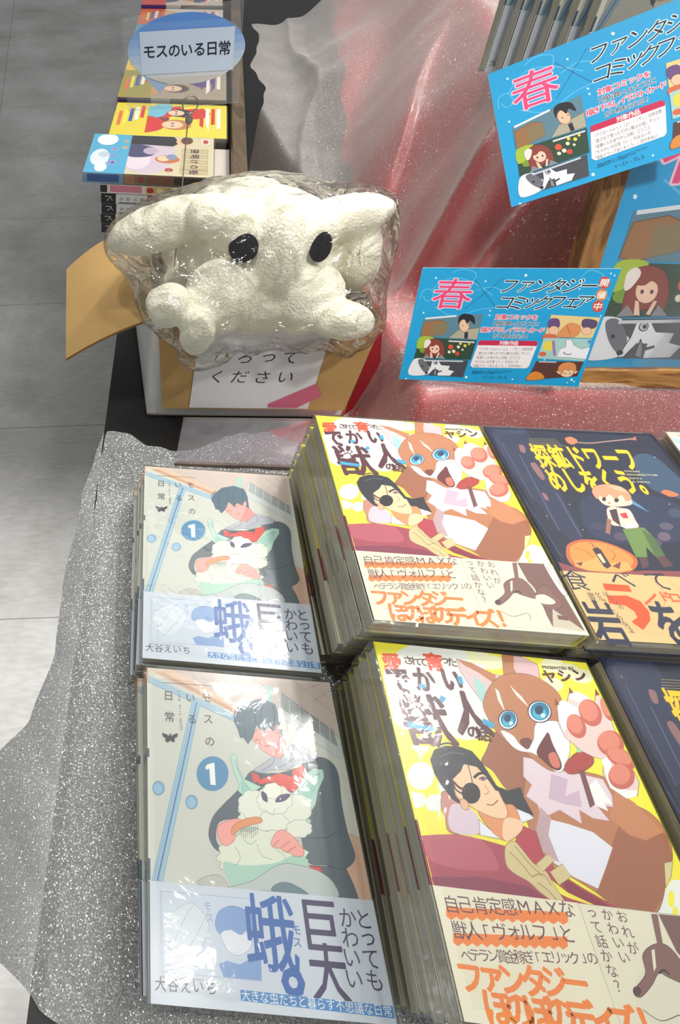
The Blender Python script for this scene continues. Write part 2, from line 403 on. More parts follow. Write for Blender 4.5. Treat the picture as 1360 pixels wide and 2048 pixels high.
def art_moth(a):
    a.canvas(MFQ, **MF)
    a.poly([(130, 85), (945, 155), (1250, 1700), (135, 1605)], '#cdd1c7')
    a.poly([(235, 92), (945, 155), (1010, 495), (985, 490), (715, 300), (690, 300), (560, 265)], '#c8bbb2')
    for p, q in (((560, 100), (700, 190)), ((700, 190), (640, 165)), ((780, 140), (985, 300)), ((870, 240), (950, 190)), ((850, 150), (960, 235)), ((820, 190), (925, 150))): a.stroke([p, q], '#a8988e', .0003)
    a.poly([(130, 95), (235, 92), (565, 265), (535, 300)], '#dcbfa6'); a.poly([(165, 108), (200, 106), (545, 285), (535, 296)], '#c9a184')
    a.poly([(130, 120), (530, 300), (520, 330), (130, 150)], '#a3c1d0')
    a.stroke([(130, 150), (520, 328)], '#6d8fa6', .0003)
    a.poly([(655, 170), (690, 165), (690, 225), (690, 300), (660, 240)], '#a9c8c4')
    a.poly([(722, 190), (1000, 405), (1012, 492), (985, 492), (715, 300)], '#c6ceca', line='#8a9694')
    for i in range(9):
        t = i/9
        a.stroke([(728, 200+t*72), (965+t*22, 372+t*75)], '#5f6a70', .0005)
    for i in range(1, 6): a.stroke([(722+i*45, 198+i*31), (722+i*46, 280+i*32)], '#c6ceca', .0006)
    a.poly([(1030, 830), (1095, 850), (1150, 1000), (1165, 1140), (1075, 1130), (1020, 1000)], '#d9b79d', line='#a88a74')
    a.poly([(330, 228), (366, 242), (192, 1050), (143, 1046)], '#9cc3d3', line='#6d93a8')
    a.stroke([(350, 240), (168, 1046)], '#5a74a8', .0009, False); a.stroke([(340, 235), (152, 1046)], '#7fa4b8', .0003, False)
    for c in ((175, 627), (325, 690)):
        a.ell(c, 27, 32, '#7fadc8', line='#557f9c'); a.ell((c[0]-2, c[1]+2), 19, 23, '#98c0d6')
    # hill and trouser legs
    a.poly([(352, 1060), (375, 1032), (430, 1018), (466, 1032), (485, 1080)], '#bfc2ba', True, line='#86888a')
    # coat
    a.poly([(590, 555), (640, 575), (640, 780), (545, 765), (450, 780), (435, 860), (465, 912), (430, 900), (402, 840), (420, 760), (470, 700), (540, 630)], '#55636f', True, line='#333c48')
    a.poly([(850, 975), (1020, 985), (1055, 1060), (1082, 1132), (975, 1120), (955, 1040), (905, 1005)], '#5d6b74', line='#333c48')
    a.poly([(820, 520), (880, 490), (940, 500), (985, 560), (1002, 700), (1030, 830), (1062, 940), (1010, 992), (930, 975), (850, 960), (820, 850), (790, 740), (800, 600)], '#5d6c76', True, line='#333c48')
    a.stroke([(985, 820), (930, 850), (840, 850)], '#3c4854', .0005); a.stroke([(870, 560), (890, 700), (870, 800)], '#49565f', .0005)
    a.poly([(600, 560), (720, 560), (835, 525), (800, 640), (740, 660), (620, 610)], '#46505c')
    a.poly([(595, 555), (625, 565), (640, 600), (605, 602)], '#dc4a3c')
    a.poly([(640, 585), (720, 560), (780, 575), (780, 545), (832, 525), (838, 590), (800, 650), (740, 630), (690, 600), (625, 612)], '#e04c3e', line='#8a2c2c')
    a.poly([(860, 978), (912, 985), (908, 1018), (862, 1010)], '#e0483c', line='#8a2c2c')
    # neck, face, hair (plain drawn young man, looking down)
    a.poly([(680, 470), (735, 380), (765, 425), (780, 435), (745, 475), (722, 495), (700, 495)], '#eb9a92', line='#a0605c')
    a.poly([(600, 398), (640, 345), (700, 345), (722, 360), (722, 400), (705, 450), (695, 483), (655, 465), (620, 430)], '#f0aca4', True, line='#a0605c')
    a.stroke([(655, 440), (672, 438), (685, 428)], '#a0504c', .0004); a.stroke([(612, 412), (625, 408)], '#444b58', .0005); a.stroke([(645, 380), (668, 375)], '#444b58', .0006); a.stroke([(640, 402), (632, 425), (642, 430)], '#b06c68', .0003)
    a.poly([(518, 330), (532, 285), (575, 242), (640, 227), (700, 250), (722, 300), (737, 392), (716, 375), (708, 345), (695, 372), (668, 352), (650, 378), (618, 345), (600, 400), (580, 430), (560, 400), (545, 400), (535, 365)], '#4f6c7c', line='#2e3e4c')
    for l in (((600, 240), (560, 300), (570, 400)), ((650, 235), (640, 300), (655, 360)), ((590, 290), (610, 260), (615, 340)), ((690, 260), (700, 300), (690, 350))): a.stroke(l, '#35485a', .0004)
    a.stroke([(540, 262), (520, 290), (520, 325), (532, 335)], '#35485a', .0006)
    a.ell((712, 362), 10, 22, '#f0aca4', line='#a0605c')
    a.poly([(600, 548), (650, 515), (695, 485), (725, 497), (780, 432), (850, 455), (892, 480), (880, 505), (800, 520), (760, 545), (690, 545), (640, 560)], '#b4b9c2', line='#6c7480')
    a.stroke([(700, 490), (690, 520), (640, 550)], '#7c8490', .0004); a.stroke([(780, 440), (790, 490), (720, 535)], '#7c8490', .0004)
    # wings
    a.poly([(500, 485), (515, 472), (530, 485), (533, 530), (560, 585), (640, 622), (610, 640), (600, 700), (560, 660), (535, 640), (540, 610), (518, 560)], '#b9dccd', line='#6f948c')
    a.poly([(545, 590), (600, 640), (585, 690), (550, 640)], '#9ccdc0'); a.stroke([(520, 500), (545, 570), (600, 650)], '#6f948c', .0003)
    a.poly([(785, 660), (840, 560), (880, 540), (918, 545), (922, 580), (895, 640), (885, 700), (862, 735), (830, 690)], '#b9dccd', line='#6f948c')
    a.poly([(815, 640), (880, 565), (905, 565), (880, 640), (850, 690)], '#a2d2c4'); a.stroke([(800, 650), (850, 590), (905, 560)], '#6f948c', .0003)
    # fluffy animal
    def cloud(c, rx, ry, n, col, line, sd):
        random.seed(sd); pts = []
        for i in range(n*4):
            t = 2*math.pi*i/(n*4); k = 1+.10*abs(math.sin(n*t/2))+random.uniform(-.02, .02)
            pts.append((c[0]+rx*k*math.cos(t), c[1]+ry*k*math.sin(t)))
        a.poly(pts, col, True, line=line, lw=.0003)
    cloud((700, 760), 150, 85, 13, '#b4d6c6', '#8aa89c', 1)
    cloud((645, 940), 190, 118, 17, '#dfe6d4', '#8f9f92', 2)
    a.poly([(470, 960), (560, 975), (700, 965), (800, 925), (850, 960), (820, 990), (700, 1010), (600, 1045), (520, 1072), (480, 1020)], '#aed3c2', True)
    cloud((690, 745), 145, 70, 12, '#e4e9da', '#8f9f92', 3); cloud((600, 700), 60, 60, 8, '#e4e9da', '#9fae9f', 4); cloud((800, 720), 62, 62, 8, '#e4e9da', '#9fae9f', 5)
    cloud((700, 680), 75, 62, 9, '#e8ecde', '#9fae9f', 6); cloud((690, 640), 40, 34, 7, '#edf0e4', '#a9b6a9', 7)
    cloud((810, 810), 55, 38, 8, '#e4e9da', '#9fae9f', 8)
    a.poly([(640, 642), (663, 655), (668, 690), (645, 678)], '#55486c', True); a.poly([(703, 690), (718, 662), (755, 652), (772, 660), (742, 686)], '#55486c', True)
    for l in (((650, 720), (690, 745), (700, 720)), ((520, 890), (545, 940), (520, 980)), ((620, 880), (640, 930), (690, 950)), ((700, 900), (740, 930), (760, 980)), ((560, 860), (590, 880), (620, 860))): a.stroke(l, '#93a296', .0003)
    # legs
    a.poly([(490, 1080), (600, 1045), (690, 985), (760, 967), (850, 985), (915, 1010), (970, 1060), (982, 1122), (850, 1112), (690, 1092)], '#bec9c6', True, line='#6d7c84')
    a.poly([(690, 1092), (720, 1055), (780, 1060), (850, 1110)], '#6c8790', True, line='#55646c')
    # hands and brush
    a.poly([(440, 805), (470, 780), (520, 765), (548, 772), (520, 812), (520, 858), (490, 885), (462, 880), (445, 845)], '#f0a9a0', True, line='#a86460')
    a.poly([(505, 835), (510, 800), (555, 770), (610, 757), (640, 763), (640, 782), (590, 795), (545, 812), (520, 832)], '#e29a66', True, line='#a0623a')
    for i in range(9): a.stroke([(545+i*10, 808-i*2), (550+i*9, 845+((i*7) % 4)*5-i)], '#8d7f74', .0003)
    a.poly([(682, 880), (700, 835), (730, 815), (765, 830), (805, 868), (830, 905), (828, 932), (790, 935), (770, 920), (745, 915), (725, 900), (700, 895)], '#f0a9a0', True, line='#a86460')
    a.stroke([(720, 860), (690, 892)], '#b87570', .0004); a.stroke([(770, 865), (728, 895)], '#b87570', .0004); a.stroke([(795, 890), (755, 915)], '#b87570', .0004)
    # lettering
    a.stroke([(193, 152), (417, 168)], '#5c4c50', .0003)
    a.chars('モスの', (393, 222), (408, 418), .0072, '#3c3440', .006); a.chars('いる', (322, 222), (328, 318), .0070, '#3c3440', .006)
    a.chars('日常', (222, 212), (226, 306), .0074, '#3c3440', .006)
    a.chars('LIFE with MOTH', (269, 195), (278, 360), .0026, '#7c7880', rot=R(90))
    a.poly([(192, 378), (210, 384), (223, 392), (226, 378), (229, 391), (232, 377), (235, 392), (248, 384), (264, 380), (262, 395), (248, 405), (250, 418), (238, 420), (230, 412), (218, 422), (206, 415), (208, 403), (196, 394)], '#2f2a34')
    a.ell((420, 562), 72, 78, '#4a8fb8'); a.poly([(398, 520), (428, 512), (434, 614), (410, 612), (405, 540), (390, 545), (388, 530)], '#f0f2ea')
def art_moth_band(a):
    a.canvas(MFQ, **MF)
    a.poly([(133, 1045), (1150, 1137), (1250, 1700), (135, 1605)], '#cfd9e2')
    a.poly([(183, 1092), (610, 1130), (640, 1500), (187, 1460)], '#cdd9e4', line='#8da4c4')
    a.poly([(190, 1250), (250, 1180), (330, 1150), (400, 1250), (330, 1400), (240, 1380)], '#d9e2e8', True, line='#b3c0cc')
    a.stroke([(240, 1330), (300, 1200), (350, 1140)], '#aebccc', .0003); a.stroke([(260, 1420), (340, 1300), (400, 1180)], '#aebccc', .0003)
    a.poly([(430, 1235), (448, 1185), (500, 1160), (560, 1175), (605, 1215), (612, 1290), (570, 1270), (540, 1292), (500, 1262), (470, 1290), (440, 1275)], '#86a8d4', True, line='#6a8cc0')
    a.poly([(455, 1285), (500, 1268), (545, 1290), (590, 1275), (590, 1350), (530, 1385), (480, 1350)], '#e2e8ee', True, line='#9cb0d0')
    a.poly([(445, 1425), (480, 1408), (540, 1425), (580, 1405), (638, 1405), (641, 1498), (468, 1482)], '#86a8d4')
    a.chars('モス', (395, 1160), (405, 1215), .0045, '#9db4d2', .02)
    a.chars('ちょっと', (225, 1330), (228, 1440), .0026, '#93a8c4')
    a.text('蛾', (568, 1268), (795, 1288), '#3f6fb4', .0345, .014); a.chars('。', (767, 1493), (767, 1493), .036, '#3f6fb4', .03)
    a.text('巨', (838, 1240), (985, 1252), '#4a4468', .0225, .013); a.text('大', (860, 1455), (1028, 1470), '#4a4468', .0255, .013)
    a.chars('モス', (798, 1268), (802, 1325), .0052, '#5c84c0', .015)
    a.chars('かわいい', (1030, 1212), (1060, 1490), .0105, '#4a4468', .012); a.chars('とっても', (1102, 1218), (1150, 1495), .0105, '#4a4468', .012)
    a.poly([(543, 1540), (1236, 1612), (1243, 1668), (546, 1590)], '#5391c8')
    a.chars('大きな虫たちと暮らす不思議な日常', (568, 1566), (1210, 1634), .0052, '#eef4f8', .01)
    a.chars('大谷えいち', (180, 1515), (410, 1532), .0066, '#4a4a58', .006)
    a.text('eiichi otani presents', (180, 1482), (390, 1498), '#8c98a8', .0016)

def art_beast(a):
    a.canvas(YFQ, **YF)
    a.poly([(265, 5), (1025, 82), (1698, 1517), (588, 1369)], '#f1ea45')
    # white blobs and paw prints on yellow
    a.ell((430, 170), 145, 160, '#e9efe6', 10); a.ell((600, 230), 110, 130, '#e9efe6'); a.ell((560, 95), 110, 60, '#e9efe6', 8); a.ell((480, 60), 80, 55, '#e9efe6', 8)
    for c in ((640, 62), (690, 80), (905, 90), (960, 110), (900, 160), (1010, 130)): a.ell(c, 42, 26, '#eef0c8', 8)
    for c, r in (((432, 488), 48), ((425, 575), 26), ((480, 585), 30), ((400, 560), 18), ((520, 520), 28)): a.ell(c, r, r*1.05, '#e6ece8')
    a.poly([(1265, 980), (1300, 920), (1340, 860), (1420, 900), (1450, 1000)], '#e9efe6', True); a.ell((1330, 930), 12, 30, '#f1ea45'); a.ell((1345, 975), 10, 20, '#f1ea45')
    BR, BD, OL = '#bd8058', '#a4684a', '#5d3a36'
    # far arm behind the man
    a.poly([(700, 330), (665, 400), (650, 440), (690, 470), (745, 540), (830, 570), (860, 470), (820, 400), (745, 330)], BD, True, line=OL)
    # body
    a.poly([(830, 440), (900, 460), (1000, 470), (1095, 495), (1140, 545), (1200, 590), (1260, 625), (1315, 690), (1335, 780), (1312, 850), (1300, 930), (1265, 985), (1150, 972), (1060, 905), (900, 800), (830, 700), (800, 560)], BR, True, line=OL)
    a.poly([(1150, 640), (1200, 620), (1240, 660), (1320, 700), (1335, 780), (1312, 850), (1298, 930), (1265, 982), (1150, 970), (1060, 905), (1110, 760)], BD)
    a.poly([(1110, 640), (1130, 540), (1200, 585), (1300, 690), (1240, 720), (1180, 700)], '#c88a60')
    a.poly([(1305, 800), (1335, 795), (1330, 850), (1310, 890)], '#d8cf9a', line='#7c6a40')
    # chest and belly
    a.poly([(800, 420), (850, 430), (900, 465), (1000, 480), (1085, 500), (1118, 560), (1122, 600), (1060, 590), (1110, 650), (1050, 640), (1000, 610), (1010, 660), (930, 610), (870, 640), (850, 590), (810, 560), (830, 520), (800, 490)], '#e2d3da', line='#b59aa8')
    a.poly([(900, 480), (960, 500), (950, 560), (1000, 540), (1010, 600), (950, 590), (890, 570)], '#cdb6c6')
    a.poly([(1060, 500), (1120, 590), (1090, 585), (1105, 615), (1050, 590), (1030, 530)], '#f0f0ee')
    a.poly([(880, 640), (960, 660), (1050, 690), (1120, 745), (1095, 820), (1068, 892), (980, 850), (890, 785), (862, 720)], '#e3e5ef')
    a.poly([(862, 600), (900, 640), (890, 700), (930, 800), (870, 760), (845, 680)], '#c2a6ac')
    # ears
    a.poly([(558, 68), (612, 82), (690, 122), (735, 130), (745, 190), (700, 220), (655, 228), (620, 180), (575, 115)], '#dcc3c4', line=OL)
    a.poly([(558, 68), (612, 82), (700, 125), (700, 160), (640, 118), (590, 92)], BR)
    a.poly([(620, 130), (660, 160), (672, 200), (655, 225), (630, 190)], '#a8d4cc')
    a.poly([(722, 50), (792, 55), (850, 88), (862, 150), (880, 175), (800, 160), (730, 140)], BR, line=OL)
    a.poly([(765, 58), (800, 62), (850, 90), (860, 150), (820, 150), (780, 130), (765, 100)], '#dcbcc0'); a.poly([(775, 118), (810, 122), (860, 150), (800, 150)], '#a8d4cc')
    # head
    a.poly([(655, 228), (680, 165), (722, 128), (790, 120), (850, 135), (905, 170), (935, 208), (940, 250), (925, 330), (950, 400), (945, 465), (900, 470), (850, 440), (800, 400), (745, 370), (700, 325), (672, 280)], BR, True, line=OL)
    a.poly([(698, 172), (712, 185), (735, 260), (708, 215)], '#f0e8e0'); a.poly([(750, 162), (795, 205), (822, 245), (775, 200)], '#f0e8e0')
    a.poly([(718, 325), (760, 340), (788, 375), (812, 385), (835, 360), (845, 300), (900, 290), (935, 300), (960, 345), (967, 400), (942, 468), (915, 472), (880, 440), (835, 408), (785, 398), (750, 372)], '#eef0ee', True, line='#8a6a6c')
    a.poly([(848, 402), (878, 345), (890, 335), (905, 375), (935, 440), (930, 466), (905, 462), (870, 432)], '#6d3030', True, line='#3c2024')
    a.poly([(890, 412), (915, 405), (932, 448), (920, 460), (900, 448)], '#d47a68', True)
    a.poly([(788, 362), (815, 352), (828, 362), (820, 388), (805, 388)], '#7a4038', True, line='#3c2024')
    for c, rx, ry in (((745, 287), 34, 34), ((858, 258), 42, 38)):
        a.ell(c, rx, ry, '#f0f4f4', 20, line='#2c3848', lw=.0006); a.ell((c[0]+1, c[1]-2), rx*.82, ry*.86, '#1f7fa4', 20); a.ell((c[0], c[1]+6), rx*.6, ry*.55, '#45b4cf', 20)
        a.ell((c[0]-2, c[1]-6), rx*.36, ry*.42, '#143c5c', 20); a.ell((c[0]+rx*.3, c[1]+ry*.35), rx*.2, ry*.2, '#d8f2f6')
    # raised paw with pads, sweet on a stick
    a.poly([(950, 445), (1000, 400), (1045, 415), (1050, 445), (1010, 475), (960, 480)], '#b04440', True, line='#6c2428')
    a.poly([(1000, 468), (1016, 468), (1056, 590), (1040, 602)], '#7c4a4c', line='#4c2a30'); a.poly([(985, 380), (1015, 375), (1020, 400), (995, 405)], '#a6d6bc')
    a.poly([(922, 250), (935, 218), (955, 225), (962, 195), (985, 185), (1030, 205), (1055, 235), (1058, 195), (1085, 210), (1130, 330), (1215, 510), (1210, 558), (1170, 570), (1110, 530), (1085, 480), (1088, 430), (1050, 420), (1010, 400), (950, 350), (925, 300)], '#e6cfc8', line=OL)
    a.poly([(922, 250), (935, 218), (965, 228), (1010, 260), (1000, 290), (960, 300), (945, 330)], '#eef0f0', True); a.poly([(962, 205), (985, 185), (1035, 208), (1055, 240), (1000, 225)], '#eef0f0', True)
    a.poly([(1080, 430), (1110, 420), (1120, 480), (1170, 540), (1210, 540), (1205, 562), (1170, 570), (1110, 530)], '#eef0f0')
    for c, rx, ry, ro in (((990, 310), 32, 46, -28), ((1040, 262), 38, 52, -30), ((1100, 250), 18, 45, -25), ((1113, 372), 50, 45, 35), ((1150, 425), 60, 32, 30), ((1152, 490), 48, 46, 35)):
        a.ell(c, rx, ry, '#c96a5c', ro); a.ell((c[0]-6, c[1]-8), rx*.8, ry*.78, '#dd8c76', ro)
    for c in ((968, 178), (918, 220), (1062, 185)): a.poly([(c[0]-5, c[1]-10), (c[0]+12, c[1]+12), (c[0]-4, c[1]+16)], '#8a5040')
    # cushion arm of furniture / sleeve
    a.poly([(435, 702), (560, 696), (660, 718), (745, 742), (800, 840), (960, 925), (1120, 975), (860, 945), (650, 915), (485, 902)], '#ab4658')
    a.poly([(440, 710), (560, 700), (650, 720), (700, 780), (690, 830), (480, 800)], '#bc5c6c', True); a.poly([(470, 850), (650, 850), (820, 885), (900, 940), (650, 915), (485, 902)], '#8c3450')
    a.poly([(770, 735), (785, 660), (845, 690), (870, 770), (940, 845), (1020, 895), (1135, 960), (1110, 975), (960, 905), (850, 820)], '#b83f50', line='#6c2434')
    a.poly([(900, 820), (1000, 890), (1110, 955), (1100, 972), (960, 905)], '#8c2c42')
    rope = '#d6c795'
    a.poly([(735, 742), (765, 722), (790, 745), (835, 800), (880, 830), (905, 870), (950, 945), (915, 942), (860, 905), (820, 868), (768, 838), (738, 805)], rope, True, line='#8c7c50')
    a.poly([(845, 805), (885, 768), (912, 790), (870, 832)], rope, line='#8c7c50'); a.poly([(895, 832), (940, 803), (972, 850), (928, 880)], rope, line='#8c7c50')
    for l in (((750, 760), (790, 800), (830, 850)), ((770, 740), (820, 800), (870, 850)), ((830, 850), (870, 840), (900, 880)), ((850, 870), (890, 900), (920, 935))): a.stroke(l, '#9c8c5c', .0005)
    # man's arm fur, hair, face with a patch over one eye
    a.poly([(510, 545), (560, 560), (620, 620), (650, 690), (600, 695), (533, 688), (520, 640), (505, 600)], '#c98f80', True, line=OL); a.poly([(545, 590), (600, 600), (640, 640), (640, 695), (555, 692), (530, 650)], '#dccbd6', True)
    a.poly([(640, 645), (680, 680), (745, 720), (700, 712), (645, 700)], '#e8ecf0', line='#50505c'); a.poly([(735, 575), (775, 580), (838, 640), (800, 655), (745, 625)], '#e8ecf0', line='#50505c')
    a.poly([(690, 520), (745, 540), (790, 528), (800, 560), (838, 632), (780, 608), (720, 580)], '#2b2b36')
    a.poly([(638, 612), (700, 600), (762, 592), (790, 650), (792, 685), (745, 722), (690, 690)], '#e39c68', True, line='#8c5440'); a.poly([(735, 640), (792, 650), (792, 685), (745, 722), (725, 700)], '#f0cfaa', True)
    a.poly([(545, 500), (555, 455), (600, 435), (655, 455), (690, 500), (718, 560), (742, 612), (735, 640), (695, 638), (640, 615), (600, 590), (560, 560)], '#f1d1aa', True, line='#8c5440')
    a.poly([(466, 430), (480, 395), (520, 380), (575, 385), (615, 400), (650, 440), (700, 520), (735, 548), (700, 540), (665, 490), (632, 455), (585, 445), (575, 470), (545, 500), (555, 560), (590, 600), (545, 572), (505, 520), (482, 480)], '#292a35', line='#16161e')
    a.stroke([(495, 378), (530, 370), (560, 385)], '#292a35', .0009); a.stroke([(545, 510), (560, 540), (600, 560)], '#4c2c34', .001); a.stroke([(600, 445), (612, 490), (618, 520)], '#3c2c34', .0005)
    a.stroke([(500, 420), (540, 405), (590, 410)], '#4c4f60', .0009)
    a.ell((612, 550), 33, 38, '#17171c', -15); a.stroke([(540, 500), (570, 530), (590, 535)], '#5a3034', .0014)
    a.stroke([(622, 495), (640, 480), (660, 478)], '#2a2024', .0013); a.ell((655, 500), 9, 6, '#7c5a8c'); a.stroke([(640, 500), (655, 492), (670, 500)], '#3c2c30', .0005)
    a.stroke([(660, 520), (675, 545), (660, 555)], '#b88c68', .0004); a.stroke([(668, 590), (690, 592), (708, 575)], '#8c5040', .0005); a.ell((588, 590), 14, 22, '#e8bc94', -30, line='#8c5440')
    # title
    dk, bl, og = '#5b2431', '#3fa9d2', '#e6552e'
    a.chars('愛', (328, 80), (328, 80), .0125, og, .035); a.chars('されて', (385, 72), (438, 80), .0062, dk, .02); a.chars('育', (478, 78), (478, 78), .0125, og, .035); a.chars('った', (515, 74), (543, 80), .0066, dk, .02)
    a.text('で', (315, 145), (392, 152), dk, .0150, .035); a.text('か', (408, 138), (480, 145), dk, .0140, .035); a.text('い', (512, 140), (575, 150), dk, .0120, .05)
    a.poly([(560, 130), (578, 132), (585, 158), (568, 158)], bl); a.poly([(425, 158), (447, 160), (447, 176), (427, 174)], bl)
    a.text('獣', (368, 285), (535, 290), dk, .0300, .022); a.text('人', (545, 258), (668, 268), dk, .0255, .03)
    a.poly([(380, 292), (475, 312), (482, 330), (386, 312)], bl); a.poly([(655, 282), (697, 300), (690, 320), (652, 300)], bl); a.poly([(505, 198), (522, 210), (512, 225), (496, 213)], bl)
    a.ell((414, 262), 18, 15, '#f0f2f0')
    for c in ((395, 240), (408, 232), (425, 234), (438, 246)): a.ell(c, 7, 8, '#f0f2f0')
    a.chars('の話', (622, 332), (655, 338), .0085, dk, .03)
    a.text('PRESENTED BY', (868, 98), (980, 104), '#50383c', .0019, .02); a.chars('ヤシン', (893, 132), (1002, 128), .0088, dk, .035)
def art_beast_band(a):
    a.canvas(YBQ, **YB)
    a.poly([(258, 515), (905, 562), (1048, 804), (326, 741)], '#e8e4cb')
    og, dk = '#ee8a3c', '#6a4250'
    for (x0, y0), (x1, y1), w in (((290, 562), (585, 568), .0075), ((305, 606), (580, 610), .0075)):
        top = [(x0+(x1-x0)*t/12, y0-9+(y1-y0)*t/12) for t in range(13)]
        bot = [(x0+(x1-x0)*t/24, y0+(y1-y0)*t/24+(13 if t % 2 else 7)) for t in range(24, -1, -1)]
        a.poly(top+bot, og)
    a.chars('自己肯定感MAXな', (303, 548), (584, 553), .0078, dk, .008); a.chars('獣人「ヴォルフ」と', (322, 592), (580, 596), .0078, dk, .008)
    a.poly([(612, 543), (905, 562), (1035, 790), (700, 765)], '#e4e1ca', line='#a8a088')
    a.chars('ベテラン賞金稼ぎ「エリック」の', (335, 634), (637, 637), .0056, dk, .006)
    a.chars('ファンタジー', (345, 672), (592, 677), .0128, og, .035); a.chars('ほのぼのディズ！', (408, 720), (750, 744), .0142, og, .035)
    a.chars('おれが', (718, 565), (738, 618), .0055, dk, .01); a.chars('かわいい', (682, 562), (715, 635), .0055, dk, .01); a.chars('って話かな？', (643, 560), (692, 682), .0055, dk, .01)
    fx = '#8a6660'
    a.poly([(808, 560), (905, 563), (1035, 790), (925, 775), (880, 690)], '#80605a')
    a.poly([(730, 690), (765, 640), (785, 618), (820, 612), (860, 640), (890, 700), (905, 770), (800, 762), (745, 720)], '#dfdcc8', True)
    a.poly([(730, 690), (762, 662), (760, 630), (790, 612), (825, 615), (860, 650), (870, 680), (820, 668), (795, 660), (775, 680), (745, 700)], fx, True, line='#5a4040')
    a.poly([(790, 560), (806, 560), (812, 612), (798, 612)], fx); a.poly([(782, 622), (790, 620), (790, 650), (783, 658)], '#e8e4cb')
    a.stroke([(795, 660), (808, 655), (820, 662)], '#3c2c30', .0008); a.ell((738, 690), 10, 8, '#5a4040'); a.stroke([(748, 720), (790, 738), (840, 728), (850, 750)], '#5a4040', .0003)
    a.poly([(868, 670), (885, 640), (910, 640), (935, 668), (960, 700), (930, 720), (890, 700)], fx, True, line='#5a4040'); a.poly([(868, 672), (900, 668), (935, 690), (925, 700), (885, 695)], '#dfdcc8', True)
    a.poly([(900, 568), (925, 572), (985, 650), (962, 668)], '#f0eee0', True, line='#6a5a54'); a.chars('かわいいにきまって', (912, 580), (968, 650), .0026, dk)
    a.poly([(925, 715), (1035, 790), (925, 775)], '#c9c2ac'); a.poly([(940, 735), (975, 742), (980, 755), (945, 750)], '#7c5450')

